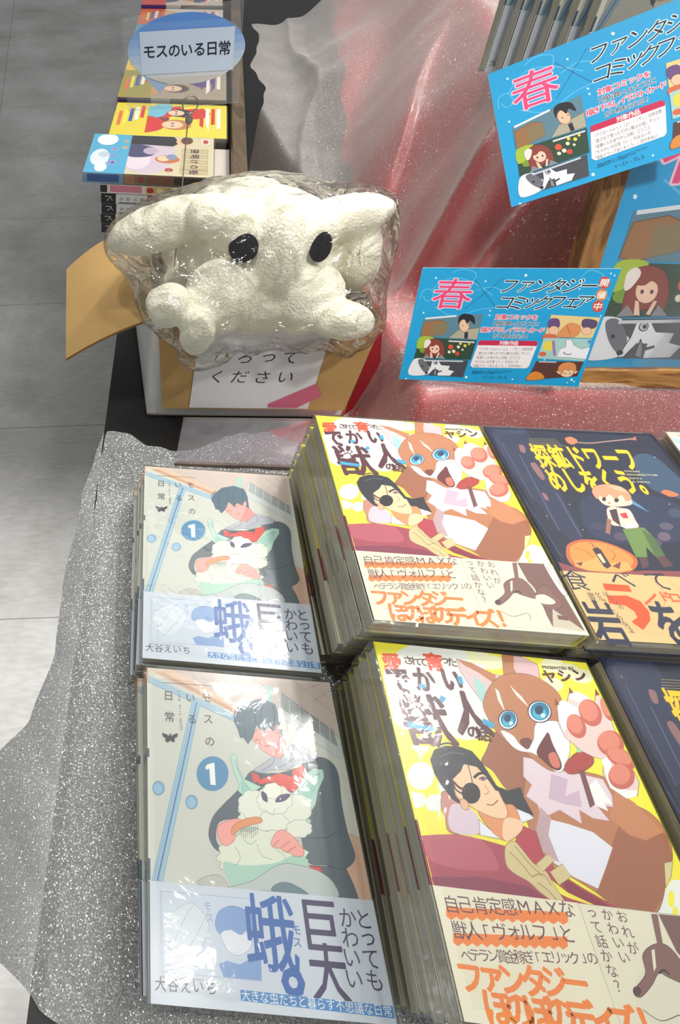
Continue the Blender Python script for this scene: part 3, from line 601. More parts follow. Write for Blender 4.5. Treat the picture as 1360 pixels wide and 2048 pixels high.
def art_dwarf(a):
    a.canvas(DBQ, **DB)
    a.poly([(30, 109), (1173, 163), (2332, 1649), (809, 1560)], '#1a2138')
    a.poly([(60, 150), (300, 120), (620, 700), (700, 850), (560, 830)], '#262f4c', True)
    a.poly([(700, 600), (1000, 560), (1300, 620), (1500, 800), (1300, 900), (900, 900), (720, 800)], '#263250', True)
    a.poly([(1040, 330), (1200, 320), (1500, 620), (1350, 600), (1150, 520)], '#35506c', True)
    for l, w in ((((270, 300), (540, 820)), .0009), (((250, 560), (560, 1000)), .0005), (((520, 560), (690, 860)), .0011), (((150, 220), (360, 600)), .0006)): a.stroke(l, '#4d5778', w)
    for p in (((265, 235), (300, 240), (310, 285), (280, 280)), ((345, 370), (380, 360), (440, 450), (420, 470)), ((420, 560), (450, 570), (470, 610), (445, 605))): a.poly(p, '#8c6868', True)
    a.poly([(580, 190), (620, 180), (665, 205), (640, 232), (600, 222)], '#c4805c', True)
    a.stroke([(660, 218), (760, 222), (860, 212), (980, 200), (1060, 190)], '#a88c84', .0012); a.poly([(1020, 200), (1060, 178), (1068, 205)], '#b87858')
    for i in range(4): a.stroke([(335, 192+i*11), (520+i*12, 196+i*11)], '#a49c68', .0003)
    a.stroke([(335, 236), (580, 240)], '#a49c68', .0004)
    ye = '#f7c416'
    a.text('探鉱ドワーフ', (370, 306), (1048, 330), ye, .0245, .032); a.text('めしをくう。', (470, 470), (1098, 490), ye, .0225, .036)
    for i, t in enumerate(('DWARF', 'PROSPECTOR', 'EATS', 'A MEAL')):
        a.text(t, (985+i*17, 414+i*24), (985+i*17+len(t)*21, 418+i*24), '#c9c6a0', .0016, .02)
    # rocks, glowing boulder, lantern
    for c, rx, ry, co in (((1270, 790), 48, 25, '#5c5468'), ((1255, 860), 45, 30, '#6a5a6c'), ((960, 860), 50, 28, '#544a60'), ((1180, 900), 60, 30, '#544a60'), ((1330, 700), 50, 30, '#3c4864'), ((810, 790), 60, 24, '#3c3c58'), ((1450, 800), 60, 40, '#4c4c64')): a.ell(c, rx, ry, co, 10)
    a.poly([(520, 1030), (620, 1060), (900, 1100), (1150, 1090), (1900, 1110), (1950, 1160), (560, 1100)], '#8c4a4c')
    a.poly([(585, 960), (600, 910), (680, 880), (800, 885), (920, 920), (1030, 975), (1075, 1030), (1040, 1090), (940, 1105), (760, 1095), (640, 1060), (595, 1010)], '#c4683c', True)
    a.poly([(610, 960), (640, 910), (740, 895), (860, 910), (980, 960), (1045, 1020), (1010, 1070), (900, 1085), (740, 1070), (640, 1030)], '#ee9448', True)
    a.poly([(640, 1020), (720, 1030), (800, 1000), (880, 1040), (1000, 1030), (1040, 1085), (940, 1104), (740, 1090), (650, 1060)], '#f0a860'); a.poly([(650, 1040), (700, 1030), (690, 1062)], '#7c3c44'); a.poly([(900, 1060), (960, 1030), (950, 1080)], '#7c3c44')
    a.stroke([(640, 935), (720, 960), (770, 1000)], '#a85430', .0005); a.stroke([(860, 930), (920, 980), (900, 1020)], '#a85430', .0005)
    a.poly([(765, 945), (795, 930), (825, 950), (895, 1060), (865, 1078), (840, 1060)], '#3a2c3c'); a.poly([(795, 980), (820, 975), (858, 1035), (838, 1040)], '#e8d4b0'); a.stroke([(780, 940), (760, 905), (740, 900)], '#5c4444', .0006)
    # small plain drawn miner
    a.poly([(970, 810), (1030, 790), (1120, 800), (1180, 860), (1262, 990), (1200, 1000), (1130, 930), (1140, 1000), (1062, 1000), (1010, 890)], '#6c8a48', line='#3c4c30'); a.poly([(1100, 810), (1180, 860), (1262, 990), (1200, 1000)], '#4e6a3c')
    a.poly([(1080, 1000), (1140, 1000), (1150, 1060), (1110, 1080)], '#5c3c40'); a.poly([(1195, 1000), (1260, 992), (1320, 1060), (1250, 1070)], '#5c3c40')
    a.poly([(865, 670), (900, 655), (960, 665), (1020, 680), (1060, 750), (1080, 795), (1000, 805), (965, 790), (900, 780), (870, 730)], '#ecd3bc', True, line='#8c5c54')
    a.poly([(880, 680), (930, 670), (960, 790), (905, 750)], '#4c3040'); a.poly([(950, 705), (995, 695), (1012, 735), (975, 735)], '#c23c40'); a.poly([(960, 790), (1040, 770), (1080, 795), (1000, 806)], '#f0ead8')
    a.stroke([(880, 740), (870, 840)], '#9c6c5c', .0028, False)
    a.poly([(805, 590), (830, 560), (960, 560), (1030, 600), (1035, 640), (960, 655), (870, 650), (825, 625)], '#f3d2b8', True, line='#9c5c50'); a.poly([(985, 612), (1035, 628), (990, 640)], '#f3d2b8', line='#9c5c50')
    a.poly([(765, 560), (775, 525), (830, 505), (920, 508), (1000, 545), (1032, 600), (1000, 615), (960, 575), (920, 600), (880, 570), (850, 595), (815, 580), (800, 605)], '#e29a78', True, line='#a85c48'); a.poly([(860, 510), (960, 520), (1010, 560), (930, 545)], '#edb494')
    a.ell((845, 605), 14, 14, '#3a2c3c'); a.ell((930, 612), 16, 15, '#3a2c3c'); a.ell((880, 632), 8, 5, '#b8504c')
    a.poly([(1030, 600), (1040, 612), (1160, 698), (1040, 640)], '#5a8cb0')
    a.poly([(1235, 560), (1270, 542), (1355, 575), (1300, 590)], '#c87850', True)
    for c in ((700, 812), (610, 640), (455, 720), (1190, 320), (1290, 640)): a.ell(c, 4, 3, '#d8dce8', n=8)
def art_dwarf_band(a):
    a.canvas(DBQ, **DB)
    a.poly([(550, 1100), (1920, 1150), (2332, 1649), (809, 1560)], '#d5b982')
    for l in (((1150, 1130), (1250, 1250), (1240, 1400)), ((1280, 1160), (1400, 1260)), ((1230, 1330), (1420, 1420))): a.stroke(l, '#c89468', .0004)
    nv, og = '#2c2f48', '#e2551f'
    a.chars('食', (650, 1155), (650, 1155), .0165, nv, .01); a.chars('べ', (960, 1150), (960, 1150), .0155, nv, .01); a.chars('て', (1210, 1165), (1210, 1165), .0165, nv, .01)
    a.text('岩', (735, 1440), (960, 1452), nv, .0300, .022); a.text('を', (1200, 1440), (1400, 1462), nv, .0290, .025)
    a.poly([(832, 1178), (1010, 1192), (1035, 1238), (850, 1225)], og)
    a.poly([(858, 1260), (1000, 1262), (1090, 1300), (1150, 1370), (1160, 1430), (1110, 1497), (1030, 1440), (1070, 1410), (1050, 1370), (990, 1330), (880, 1315)], og)
    a.chars('ゲルスイーツの入りよ', (800, 1255), (1030, 1500), .0042, '#4a4040', .005); a.chars('ほのぼの', (855, 1250), (960, 1340), .0038, '#4a4040'); a.chars('開幕！', (755, 1260), (790, 1330), .0042, '#4a4040')
    a.chars('ドロ', (1265, 1270), (1330, 1280), .0085, '#dc6040', .03); a.stroke([(1125, 1320), (1180, 1270), (1190, 1250)], '#dc6040', .0015)

def build_cover(art, name, edge, base, spine='#cfcabc', th=.0145, spine_art=None):
    """wrap-around cover: front, back and spine (spine on +x, fore-edge on -x); origin at the centre of the book's underside"""
    mb = MB(); w, h = BW/2, BH/2; c = lin(base)
    mb.box(-w, w, -h, h, th-.0005, th, c); mb.box(-w, w, -h, h, 0, .0005, c)
    mb.box(w-.0006, w+.0003, -h, h, 0, th, lin(spine))
    # coloured turned-in edge of the front and back board
    for v0, v1, col in edge:
        y0, y1 = h-v1*BH, h-v0*BH
        mb.box(-w-.0008, -w+.0004, y0, y1, th-.0010, th+.0002, lin(col)); mb.box(-w-.0002, -w+.0004, y0, y1, 0, .0004, lin(col))
    if art:
        art(Art(mb, BW, BH, (-w, h, th), (1, 0, 0), (0, -1, 0), (0, 0, 1)))
    if spine_art:
        spine_art(Art(mb, BH, th, (w+.0003, -h, th), (0, 1, 0), (0, 0, -1), (1, 0, 0)))
    return mb
def make_book(name, cat, th, art, band_art, edge, base, band_v=.65, band_col='#e8e4cb', spine='#cfcabc', spine_art=None, film=True):
    root = empty(name); root['category'] = cat
    build_cover(art, name, edge, base, spine, th, spine_art).build('cover', M['ink'], root)
    pg = MB(); w, h = BW/2, BH/2
    pg.box(-w+.0012, w-.0004, -h+.0012, h-.0012, .0005, th-.0005)
    pg.build('page_block', M['pages'], root, ink=False)
    if band_v is not None:
        b = MB(); y1 = h-band_v*BH; c = lin(band_col); t = .0002
        b.box(-w-.0008, w+.0006, -h, y1, th, th+t, c); b.box(-w-.0009, -w-.0006, -h, y1, th-.0012, th+t, c)
        b.box(w+.0004, w+.0007, -h, y1, .0001, th+t, c)
        if band_art:
            ar = Art(b, BW, BH, (-w, h, th+t), (1, 0, 0), (0, -1, 0), (0, 0, 1)); ar.clipv = (band_v, 1); band_art(ar)
        b.build('paper_band', M['ink'], root)
    if film:
        root_film(root, th)
    return root
def root_film(root, th):
    """shrink wrap: a thin pillow round the book with gathered ends"""
    w, h = BW/2+.0016, BH/2+.0022; V = []; F = []
    nx, ny = 14, 20; random.seed(3)
    def grid(z, sgn):
        k = len(V)
        for j in range(ny+1):
            for i in range(nx+1):
                u, v = i/nx, j/ny
                e = min(u, 1-u, v, 1-v)
                zz = z+sgn*(.0005 if 0 < e else -.0004)+sgn*(.0003*noise.noise(Vector((u*6, v*9, z*50))) if e > 0 else 0)
                V.append((-w+2*w*u, -h+2*h*v, zz))
        for j in range(ny):
            for i in range(nx):
                a = k+j*(nx+1)+i; f = (a, a+1, a+nx+2, a+nx+1); F.append(f if sgn > 0 else f[::-1])
        return k
    a = grid(th, 1); b = len(V)
    ring_t = [a+i for i in range(nx+1)]+[a+j*(nx+1)+nx for j in range(1, ny+1)]+[a+ny*(nx+1)+i for i in range(nx-1, -1, -1)]+[a+j*(nx+1) for j in range(ny-1, 0, -1)]
    for i in ring_t: V.append((V[i][0]*.997, V[i][1]*.997, .0005))
    k = len(ring_t)
    for i in range(k): F.append((ring_t[i], b+i, b+(i+1) % k, ring_t[(i+1) % k]))
    link_mesh('shrink_wrap', V, F, M['film'], root, smooth=False)

Z = '%s'
def pile(proto, n, pitch, top, drift, yaw, tilt, labels, group, jit=.0012, seed=1, first=None, base=.005):
    """n copies; top = (x, y) of the TOP LEFT corner of the top book's cover; drift = shift of the lowest book"""
    random.seed(seed); out = []
    for i in range(n):                       # i = 0 is the topmost
        o = proto if (i == 0 and first) else copy_tree(proto)
        t = i/(n-1) if n > 1 else 0
        k = (n-i)/n
        a = yaw+ (random.uniform(-1.1, 1.1) if i else 0)
        tx, ty = tilt[0]*k, tilt[1]*k
        rot = Matrix.Rotation(R(a), 4, 'Z') @ Matrix.Rotation(R(tx), 4, 'X') @ Matrix.Rotation(R(ty), 4, 'Y')
        zt = base+pitch*(n-i)
        j = 0 if i == 0 else jit
        tl = Vector((top[0]+drift[0]*t+random.uniform(-j, j), top[1]+drift[1]*t+random.uniform(-j, j), zt + top[2]*k))
        off = rot @ Vector((-BW/2, BH/2, proto['th']))
        m = rot.copy(); m.translation = tl-off
        o.matrix_world = m
        o['label'] = labels[i]; o['group'] = group
        out.append(o)
    return out
ORD = ['topmost', 'second', 'third', 'fourth', 'fifth', 'sixth', 'seventh', 'eighth', 'ninth']

EY = [(0, .56, '#e2dc3c'), (.56, .72, '#7c2434'), (.72, 1, '#e0dcc2')]
EM = [(0, .06, '#d8b090'), (.06, .30, '#d4d8c8'), (.30, .33, '#506070'), (.33, .64, '#d4d8c8'), (.64, .70, '#3f5a70'), (.70, 1, '#d8dfe8')]
ED = [(0, .735, '#1c2238'), (.735, 1, '#d0b47c')]
moth = make_book('comic_book', 'book', .0132, art_moth, art_moth_band, EM, '#cdd0c6', .702, '#cfd9e2', '#cdd0c6'); moth['th'] = .0132
beast = make_book('comic_book', 'book', .0152, art_beast, art_beast_band, EY, '#c4c09c', .72, '#e8e4cb', '#e2dc50'); beast['th'] = .0152
dwarf = make_book('comic_book', 'book', .0155, art_dwarf, art_dwarf_band, ED, '#20284a', .735, '#d5b982', '#1c2238'); dwarf['th'] = .0155

def labs(top, n, what): return [top]+['%s copy from the top in %s' % (ORD[i], what) for i in range(1, n)]
# z offset of the tilted corner: third value of "top"
pile(moth, 4, .0142, (.0466, .1873, .000), (-.006, .006, 0), -5.5, (.4, 3.9),
     labs('pale comic with man and fluffy winged animal, top of the front left pile', 4, 'the front left pile of pale comics'), 'pale comics, front left pile', seed=5, first=True)
pile(moth, 4, .0142, (.0646, .3796, -.004), (-.008, .004, 0), -6.5, (1.0, 1.9),
     labs('pale comic with man and fluffy animal, top of the pile before the cardboard box', 4, 'the pale comic pile just before the cardboard box'), 'pale comics, pile by the cardboard box', seed=9)
pile(beast, 8, .0163, (.1972, .3606, .001), (.009, .030, 0), -5.3, (-1.8, 3.1),
     labs('yellow comic with a big brown beast and eyepatch man, top of the rear pile', 8, 'the rear pile of yellow comics'), 'yellow comics, rear pile', seed=4, first=True)
pile(beast, 7, .0160, (.1877, .1757, .000), (.006, .008, 0), -7.5, (-2.1, 2.0),
     labs('yellow comic with a big brown beast and eyepatch man, top of the nearest pile', 7, 'the nearest pile of yellow comics'), 'yellow comics, nearest pile', seed=6)
pile(dwarf, 8, .0160, (.328, .3445, .000), (.006, .020, 0), -5.0, (-1.5, 1.7),
     labs('dark navy comic with yellow block title, top of the rear right pile', 8, 'the rear right pile of navy comics'), 'navy comics, rear right pile', seed=8, first=True)
pile(dwarf, 7, .0160, (.3215, .159, .003), (.004, .010, 0), -7.0, (-1.5, 1.7),
     labs('dark navy comic at the right picture edge, top of the front right pile', 7, 'the front right pile of navy comics'), 'navy comics, front right pile', seed=11)
m4 = pile(moth, 8, .0155, (.470, .335, .0), (.004, .010, 0), -5.0, (0, 0),
     labs('pale comic cropped by the right picture edge, top of the pile beside the navy comics', 8, 'the pale comic pile right of the navy comics'), 'pale comics, pile at the right edge', seed=13)

# ------------------------------------------------------------------ setting: floor tiles, table
fl = MB(); fl.box(-4, 5, -3, 8, -.73, -.7012, lin('#55554f'))
floor = fl.build('floor', mat_simple('floor_bed', '#6b6b66', .8), ink=False); tag(floor, kind='structure')
def mat_tile():
    m, nt, out = nmat('grey_stone_tile')
    b = N(nt, 'ShaderNodeBsdfPrincipled', i_Roughness=.55)
    g = nt.nodes.new('ShaderNodeNewGeometry')
    n1 = N(nt, 'ShaderNodeTexNoise', i_Scale=3.2, i_Detail=7.0, i_Roughness=.62); L(nt, g.outputs['Position'], n1.inputs['Vector'])
    mp = N(nt, 'ShaderNodeMapping'); mp.inputs['Scale'].default_value = (12, 40, 12); L(nt, g.outputs['Position'], mp.inputs[0])
    n2 = N(nt, 'ShaderNodeTexNoise', i_Scale=3.0, i_Detail=5.0); L(nt, mp.outputs[0], n2.inputs['Vector'])
    r = ramp(nt, n1.outputs[0], [(.3, lin('#9a9a96')), (.7, lin('#c2c1c2'))])
    r2 = ramp(nt, n2.outputs[0], [(.35, (.82,)*3), (.7, (1.05,)*3)])
    mx = N(nt, 'ShaderNodeMix', data_type='RGBA', blend_type='MULTIPLY'); mx.inputs[0].default_value = .7
    L(nt, r.outputs[0], mx.inputs[6]); L(nt, r2.outputs[0], mx.inputs[7]); L(nt, mx.outputs[2], b.inputs['Base Color'])
    L(nt, b.outputs[0], out.inputs[0]); return m
M['tile'] = mat_tile()
tme = None
TW, TD = .90, .545
for i in range(-3, 4):
    for j in range(-4, 12):
        if tme is None:
            t = MB(); t.box(.001, TW-.001, .0008, TD-.0008, -.010, 0)
            o = t.build('tile', M['tile'], floor, ink=False); tme = o.data
        else:
            o = bpy.data.objects.new('tile', tme); COL.objects.link(o); o.parent = floor
        o.location = (-.30+i*TW, .619+(j)*TD, -.70)

TE = lambda y: .032+(y-.475)*.155          # x of the table's left edge
table = empty('display_table', (.5, .5, -.70), label='black display table under the books and cloths, its left edge facing the grey floor', cat='table')
tb = MB()
v = [(TE(-.03), -.03), (1.5, -.03), (1.9, 2.4), (TE(2.4), 2.4)]
def prism(mb, pts, z0, z1, col=(.8,)*3):
    n = len(pts); k = len(mb.v)
    mb.v += [(x, y, z0) for x, y in pts]+[(x, y, z1) for x, y in pts]
    mb.f.append(tuple(k+i for i in range(n))[::-1]); mb.f.append(tuple(k+n+i for i in range(n))); mb.c += [col, col]
    for i in range(n): mb.f.append((k+i, k+(i+1) % n, k+n+(i+1) % n, k+n+i)); mb.c.append(col)
prism(tb, [(x-.5, y-.5) for x, y in v], .67, .70); tb.build('table_top', M['table'], table, ink=False)
tb = MB(); prism(tb, [(TE(-.03)+.01-.5, -.51), (.98, -.51), (1.38, 1.88), (TE(2.38)+.01-.5, 1.88)], 0, .67); tb.build('table_body', M['table'], table, ink=False)

# ------------------------------------------------------------------ cloths
def sm(a, b, x):
    t = min(max((x-a)/(b-a), 0), 1); return t*t*(3-2*t)
XC, YC, ZT = .43, .60, .265
def toe(y): return .336 + (.262-.336)*sm(.70, .80, y) + max(y-.88, 0)*.19
def xcor(y): return XC+max(y-.62, 0)*.30
def base_h(x, y, wr=1.0):
    r1 = .086*sm(.300, .330, x)*sm(.384, .430, y)
    r1 -= 0
    tx = toe(y)
    xc = xcor(y); a = max(xc-x, 0)/max(xc-tx, .05); b = max(YC-y, 0)/.105
    d = math.hypot(a, b)
    k = max(1-d, 0)
    z2 = ZT*(k**1.15 if d > 0 else 1) if d < 1 else 0
    h = max(r1, z2)
    if abs(r1-z2) < .03 and min(r1, z2) > 0: h += (.03-abs(r1-z2))**2/.12*.6
    # folds: run down the slope, spread round the corner
    phi = math.atan2(x-.215, y-.44)          # folds fan out backwards from beside the box
    amp = .030*sm(.0, .30, d)*sm(.95, .45, d)*wr*(1+.5*sm(.8, 1.3, y))
    if z2 > 0 or d < 1.2:
        w = phi*24+1.1*noise.noise(Vector((x*5, y*4, 2)))
        f = 1.3*(1-abs(math.sin(w*.5)))**2.0-.5+.35*math.sin(w*1.7+1.2)+.3*noise.noise(Vector((phi*9, y*3, 5)))
        h += amp*f
    h += wr*.004*noise.noise(Vector((x*24, y*18, .3)))*sm(.01, .04, h)
    if r1 > .01 and z2 < r1: h += wr*.005*math.sin(x*23+2*noise.noise(Vector((x*9, y*30, 7))))*sm(.43, .385, y)
    return max(h, 0)
def sheet(name, xl, xr, y0, y1, nx, ny, hf, mat, curve=1.0, warp=None):
    V = []; F = []
    for j in range(ny+1):
        y = y0+(y1-y0)*(j/ny)
        l, r = xl(y), xr(y)
        for i in range(nx+1):
            x = l+(r-l)*(i/nx)**curve; yy = y+(warp(x)*(j/ny)**3 if warp else 0)
            V.append((x, yy, hf(x, yy)))
    for j in range(ny):
        for i in range(nx):
            a = j*(nx+1)+i; F.append((a, a+1, a+nx+2, a+nx+1))
    return link_mesh(name, V, F, mat, smooth=True)
red_l = lambda y: .195+.004*math.sin(y*40)+(.09)*sm(.46, .50, y)+.085*sm(.68, .80, y)+.26*max(y-.8, 0)
def org_h(x, y):
    h = max(base_h(x, y, 1.0), base_h(x, y, .6)+.001)
    return h+.007*(1+noise.noise(Vector((x*11, y*11, 9))))*sm(.10, .13, h)+.004*sm(0, .05, h)
redc = sheet('tablecloth', red_l, lambda y: 1.15, -.02, 1.5, 230, 340, lambda x, y: .0012+base_h(x, y, .6), M['red'], 1.25)
tag(redc, 'dark red cloth under the sheer fabric, covering the risers behind the books', 'cloth')
org_l = lambda y: .228+.008*math.sin(y*22+1)+.096*sm(.455, .50, y)*sm(.74, .69, y)+.008*noise.noise(Vector((y*18, 0, 0)))+.052*sm(.74, .86, y)+.19*max(y-.87, 0)
orgc = sheet('organza_drape', org_l, lambda y: 1.15, .363, 1.55, 240, 330, lambda x, y: .0035+org_h(x, y), M['organza'], 1.2)
tag(orgc, 'sheer glittery silver organza draped over the red cloth and risers behind the books', 'cloth')

KY = [(-.012, -.005), (.006, -.035), (.05, -.085), (.12, -.095), (.16, -.078), (.185, -.045), (.236, -.0235), (.303, -.016), (.394, .005), (.44, .021), (.475, .034), (.52, .07)]
def kx(y):
    if y <= KY[0][0]: return KY[0][1]
    for (a, b), (c, d) in zip(KY, KY[1:]):
        if y <= c: t = (y-a)/(c-a); t = t*t*(3-2*t)*.5+t*.5; return b+(d-b)*t
    return KY[-1][1]
def near_h(x, y):
    te = TE(y); z = .0016
    if x < te+.012: q = te+.012-x; z -= q*q/(q+.03)*1.1
    fr = -.02
    w = .0025*(1+noise.noise(Vector((x*22, y*15, 4))))*sm(.045, .0, x)+ .0030*max(0, math.sin(x*60+y*34+2*noise.noise(Vector((x*8, y*8, 1)))))*sm(.03, -.02, x)
    w += .0018*(1+noise.noise(Vector((x*40, y*40, 6))))*sm(.385, .42, y)
    return z+w
near = sheet('organza_runner', kx, lambda y: .33, -.012, .47, 200, 230, near_h, M['organza_near'], 1.3, warp=lambda x: .012*math.sin(x*42)-.014*sm(.02, .09, x)+.006*noise.noise(Vector((x*60, 0, 3))))
tag(near, 'sheer glittery silver organza under the pale comics, hanging off the left edge', 'cloth')

# ------------------------------------------------------------------ cardboard box
def slab(pts, th, name, mat, parent, mat2=None):
    """board from a 4-point polygon with thickness; the pts side shows mat, the back mat2"""
    P = [Vector(p) for p in pts]; n = (P[1]-P[0]).cross(P[3]-P[0]).normalized()
    V = P+[p-n*th for p in P]
    F = [(0, 1, 2, 3), (7, 6, 5, 4), (0, 4, 5, 1), (1, 5, 6, 2), (2, 6, 7, 3), (3, 7, 4, 0)]
    o = link_mesh(name, V, F, mat, parent)
    if mat2:
        o.data.materials.append(mat2); o.data.polygons[1].material_index = 1
    o.data.materials.append(M['flute'])
    k = len(o.data.materials)-1
    for i in (2, 3, 4, 5): o.data.polygons[i].material_index = k
    return o
box = empty('cardboard_box', (0, 0, 0), label='open white and kraft cardboard box with the plush animal in it and flaps folded out', cat='box')
bz = .132
A, B, C, D = (.0815, .501), (.296, .4865), (.302, .655), (.084, .670)
def wall(p, q, nm):
    a = [(*p, .002), (*q, .002), (*q, bz), (*p, bz)]
    slab(a, .003, nm, M['whiteboard'], box, M['kraft'])
wall(A, B, 'front_wall'); wall(B, C, 'right_wall'); wall(C, D, 'back_wall'); wall(D, A, 'left_wall')
slab([(*A, .005), (*B, .005), (*C, .005), (*D, .005)], .003, 'bottom_panel', M['kraft'], box)
# front flap hanging down outside, brown inner face outwards
slab([(.0965, .4925, .020), (.290, .4790, .020), (.2955, .4840, bz+.001), (.0845, .4985, bz+.001)], .0028, 'front_flap', M['kraft'], box, M['whiteboard'])
# left flap opened outwards, bent
def bent_flap():
    P0 = Vector((.085, .505, bz+.001)); P1 = Vector((.084, .665, bz+.001)); Q0 = Vector((-.006, .522, .070)); Q1 = Vector((-.002, .640, .103))
    V = []; F = []; n = 10; m = 8
    for i in range(n+1):
        for j in range(m+1):
            u, v = i/n, j/m
            p = (P0*(1-v)+P1*v)*(1-u)+(Q0*(1-v)+Q1*v)*u
            p += Vector((0, 0, .012*math.sin(math.pi*u)*(.4+.6*v)))
            V.append(p)
    k = len(V); V += [p-Vector((0, 0, .003)) for p in V[:k]]
    mi = []
    for i in range(n):
        for j in range(m):
            a = i*(m+1)+j; f = (a, a+1, a+m+2, a+m+1); F.append(f); mi.append(0); F.append(tuple(x+k for x in f[::-1])); mi.append(1)
    ring = [i*(m+1) for i in range(n+1)]+[n*(m+1)+j for j in range(1, m+1)]+[i*(m+1)+m for i in range(n-1, -1, -1)]+[j for j in range(m-1, 0, -1)]
    for i in range(len(ring)):
        a, b = ring[i], ring[(i+1) % len(ring)]; F.append((a, b, b+k, a+k)); mi.append(2)
    o = link_mesh('left_flap', V, F, M['kraft'], box); o.data.materials.append(M['whiteboard']); o.data.materials.append(M['flute'])
    o.data.polygons.foreach_set('material_index', mi)
bent_flap()
# hand-lettered paper on the front flap
def sign_paper():
    # local frame on the flap
    O = Vector((.0965, .4925, .020)); X = (Vector((.290, .4790, .020))-O).normalized(); up = (Vector((.0845, .4985, bz))-O); up -= X*up.dot(X); Y = up.normalized(); Nn = X.cross(Y)
    Nn = -Nn if Nn.y > 0 else Nn
    w, h = .126, .104; o = O+X*.0285+Y*(.0025+h)+Nn*.0012
    mb = MB(); sh = X*-.003
    P = [o, o+X*w, o+X*w-Y*h, o-Y*h]
    mb.poly([P[3], P[2], P[1], P[0]], lin('#dcdcdf')); mb.poly([p-Nn*.0003 for p in P], lin('#dcdcdf'))
    a = Art(mb, w, h, o, X, -Y, Nn); a.canvas([(0, 0), (w, 0), (0, h), (w, h)], ((0, 0), (1, 0), (0, 1), (1, 1)))
    a.H = homog([(0, 0), (w, 0), (0, h), (w, h)], ((0, 0), (1, 0), (0, 1), (1, 1))); a.off = (0, 0); a.sc = 1
    a.chars('ひろって', (.026, .036), (.094, .036), .0185, '#26262a', .004, .12); a.chars('ください', (.024, .061), (.094, .061), .0185, '#26262a', .004, .12)
    pp = mb.build('paper_sign', M['ink_matte'])
    tag(pp, 'white paper with black handwriting style Japanese lettering on the box front', 'sign')
    t = MB(); q = o+X*(w-.042)-Y*(h-.002)+Nn*.0006; d = (X*.046+Y*.017); e = (Y*.016-X*.004)
    t.poly([q, q+X*.03, q+d+X*.006, q+d+e, q+e*.3]); t.poly([p-Nn*.0003 for p in (q+e*.3, q+d+e, q+d+X*.006, q+X*.03, q)])
    tag(t.build('tape_strip', M['tape'], ink=False), 'translucent pink tape strip across the lower right corner of the paper sign', 'tape')
sign_paper()

# clear acrylic plate before the box
ac = empty('acrylic_stand', (0, 0, 0), label='clear acrylic plate between the cardboard box and the pale comics', cat='stand')
slab([(.102, .424, .0075), (.240, .411, .0075), (.262, .470, .018), (.118, .480, .018)], .0022, 'plate', M['acrylic'], ac, M['acrylic'])
slab([(.102, .424, .0030), (.240, .411, .0030), (.2405, .413, .0075), (.1025, .426, .0075)], .002, 'front_lip', M['acrylic'], ac)

# ------------------------------------------------------------------ plush animal, bag
def icos(c, r, rot=(0, 0, 0), sub=3):
    import bmesh
    bm = bmesh.new(); bmesh.ops.create_icosphere(bm, subdivisions=sub, radius=1)
    m = Matrix.Translation(c) @ Matrix.Rotation(rot[2], 4, 'Z') @ Matrix.Rotation(rot[1], 4, 'Y') @ Matrix.Rotation(rot[0], 4, 'X') @ Matrix.Diagonal((*r, 1))
    bm.transform(m); V = [v.co.copy() for v in bm.verts]; F = [tuple(v.index for v in f.verts) for f in bm.faces]; bm.free(); return V, F
BL = [  # centre, radii, rotation (degrees)
    ((.186, .552, .170), (.080, .064, .062), (0, 0, 0)),        # head
    ((.186, .505, .200), (.026, .030, .046), (-20, 0, 0)),      # brow and muzzle ridge
    ((.152, .522, .214), (.034, .026, .024), (0, 20, 0)),       # left brow
    ((.216, .522, .210), (.030, .026, .024), (0, -10, 0)),      # right brow
    ((.140, .495, .160), (.034, .030, .038), (0, 0, 0)),        # left cheek
    ((.218, .492, .156), (.036, .028, .036), (0, 0, 0)),        # right cheek
    ((.184, .500, .150), (.046, .026, .036), (0, 0, 0)),        # chin
    ((.190, .640, .120), (.085, .056, .080), (0, 0, 0)),        # back in the box
    ((.180, .590, .090), (.082, .070, .075), (0, 0, 0)),        # belly in the box
    ((.090, .545, .205), (.056, .024, .022), (0, -20, -4)),     # left long wing ear
    ((.128, .520, .226), (.024, .022, .019), (0, 20, 0)),       # left ear root bump
    ((.250, .530, .216), (.044, .022, .019), (0, -8, 4)),       # right ear
    ((.272, .530, .176), (.022, .026, .036), (0, -8, 0)),       # right side puff
    ((.090, .478, .165), (.022, .020, .020), (0, 0, 0)),        # left paw
    ((.115, .462, .146), (.016, .018, .026), (14, 0, 0)),       # left front foot
    ((.246, .466, .150), (.032, .018, .019), (0, 12, 0)),       # right paw
]
def remesh_blobs(blobs, vox, smooth_n, grow=0.0, disp=0.0, name='body'):
    V = []; F = []
    for c, r, ro in blobs:
        v, f = icos(Vector(c), tuple(x+grow for x in r), tuple(R(a) for a in ro)); k = len(V); V += v; F += [tuple(i+k for i in q) for q in f]
    me = bpy.data.meshes.new('tmp'); me.from_pydata([tuple(v) for v in V], [], F)
    o = bpy.data.objects.new('tmp', me); COL.objects.link(o)
    m = o.modifiers.new('r', 'REMESH'); m.mode = 'VOXEL'; m.voxel_size = vox
    s = o.modifiers.new('s', 'SMOOTH'); s.iterations = smooth_n; s.factor = .5
    dg = bpy.context.evaluated_depsgraph_get(); ev = o.evaluated_get(dg)
    out = bpy.data.meshes.new_from_object(ev); bpy.data.objects.remove(o)
    if disp:
        k = len(out.vertices); co = np.empty(k*3); nr = np.empty(k*3)
        out.vertices.foreach_get('co', co); out.vertices.foreach_get('normal', nr); co = co.reshape(-1, 3); nr = nr.reshape(-1, 3)
        dd = np.array([disp*noise.noise(Vector(c)*55)+disp*.4*noise.noise(Vector(c)*140) for c in co])
        out.vertices.foreach_set('co', (co+nr*dd[:, None]).ravel()); out.update()
    return out
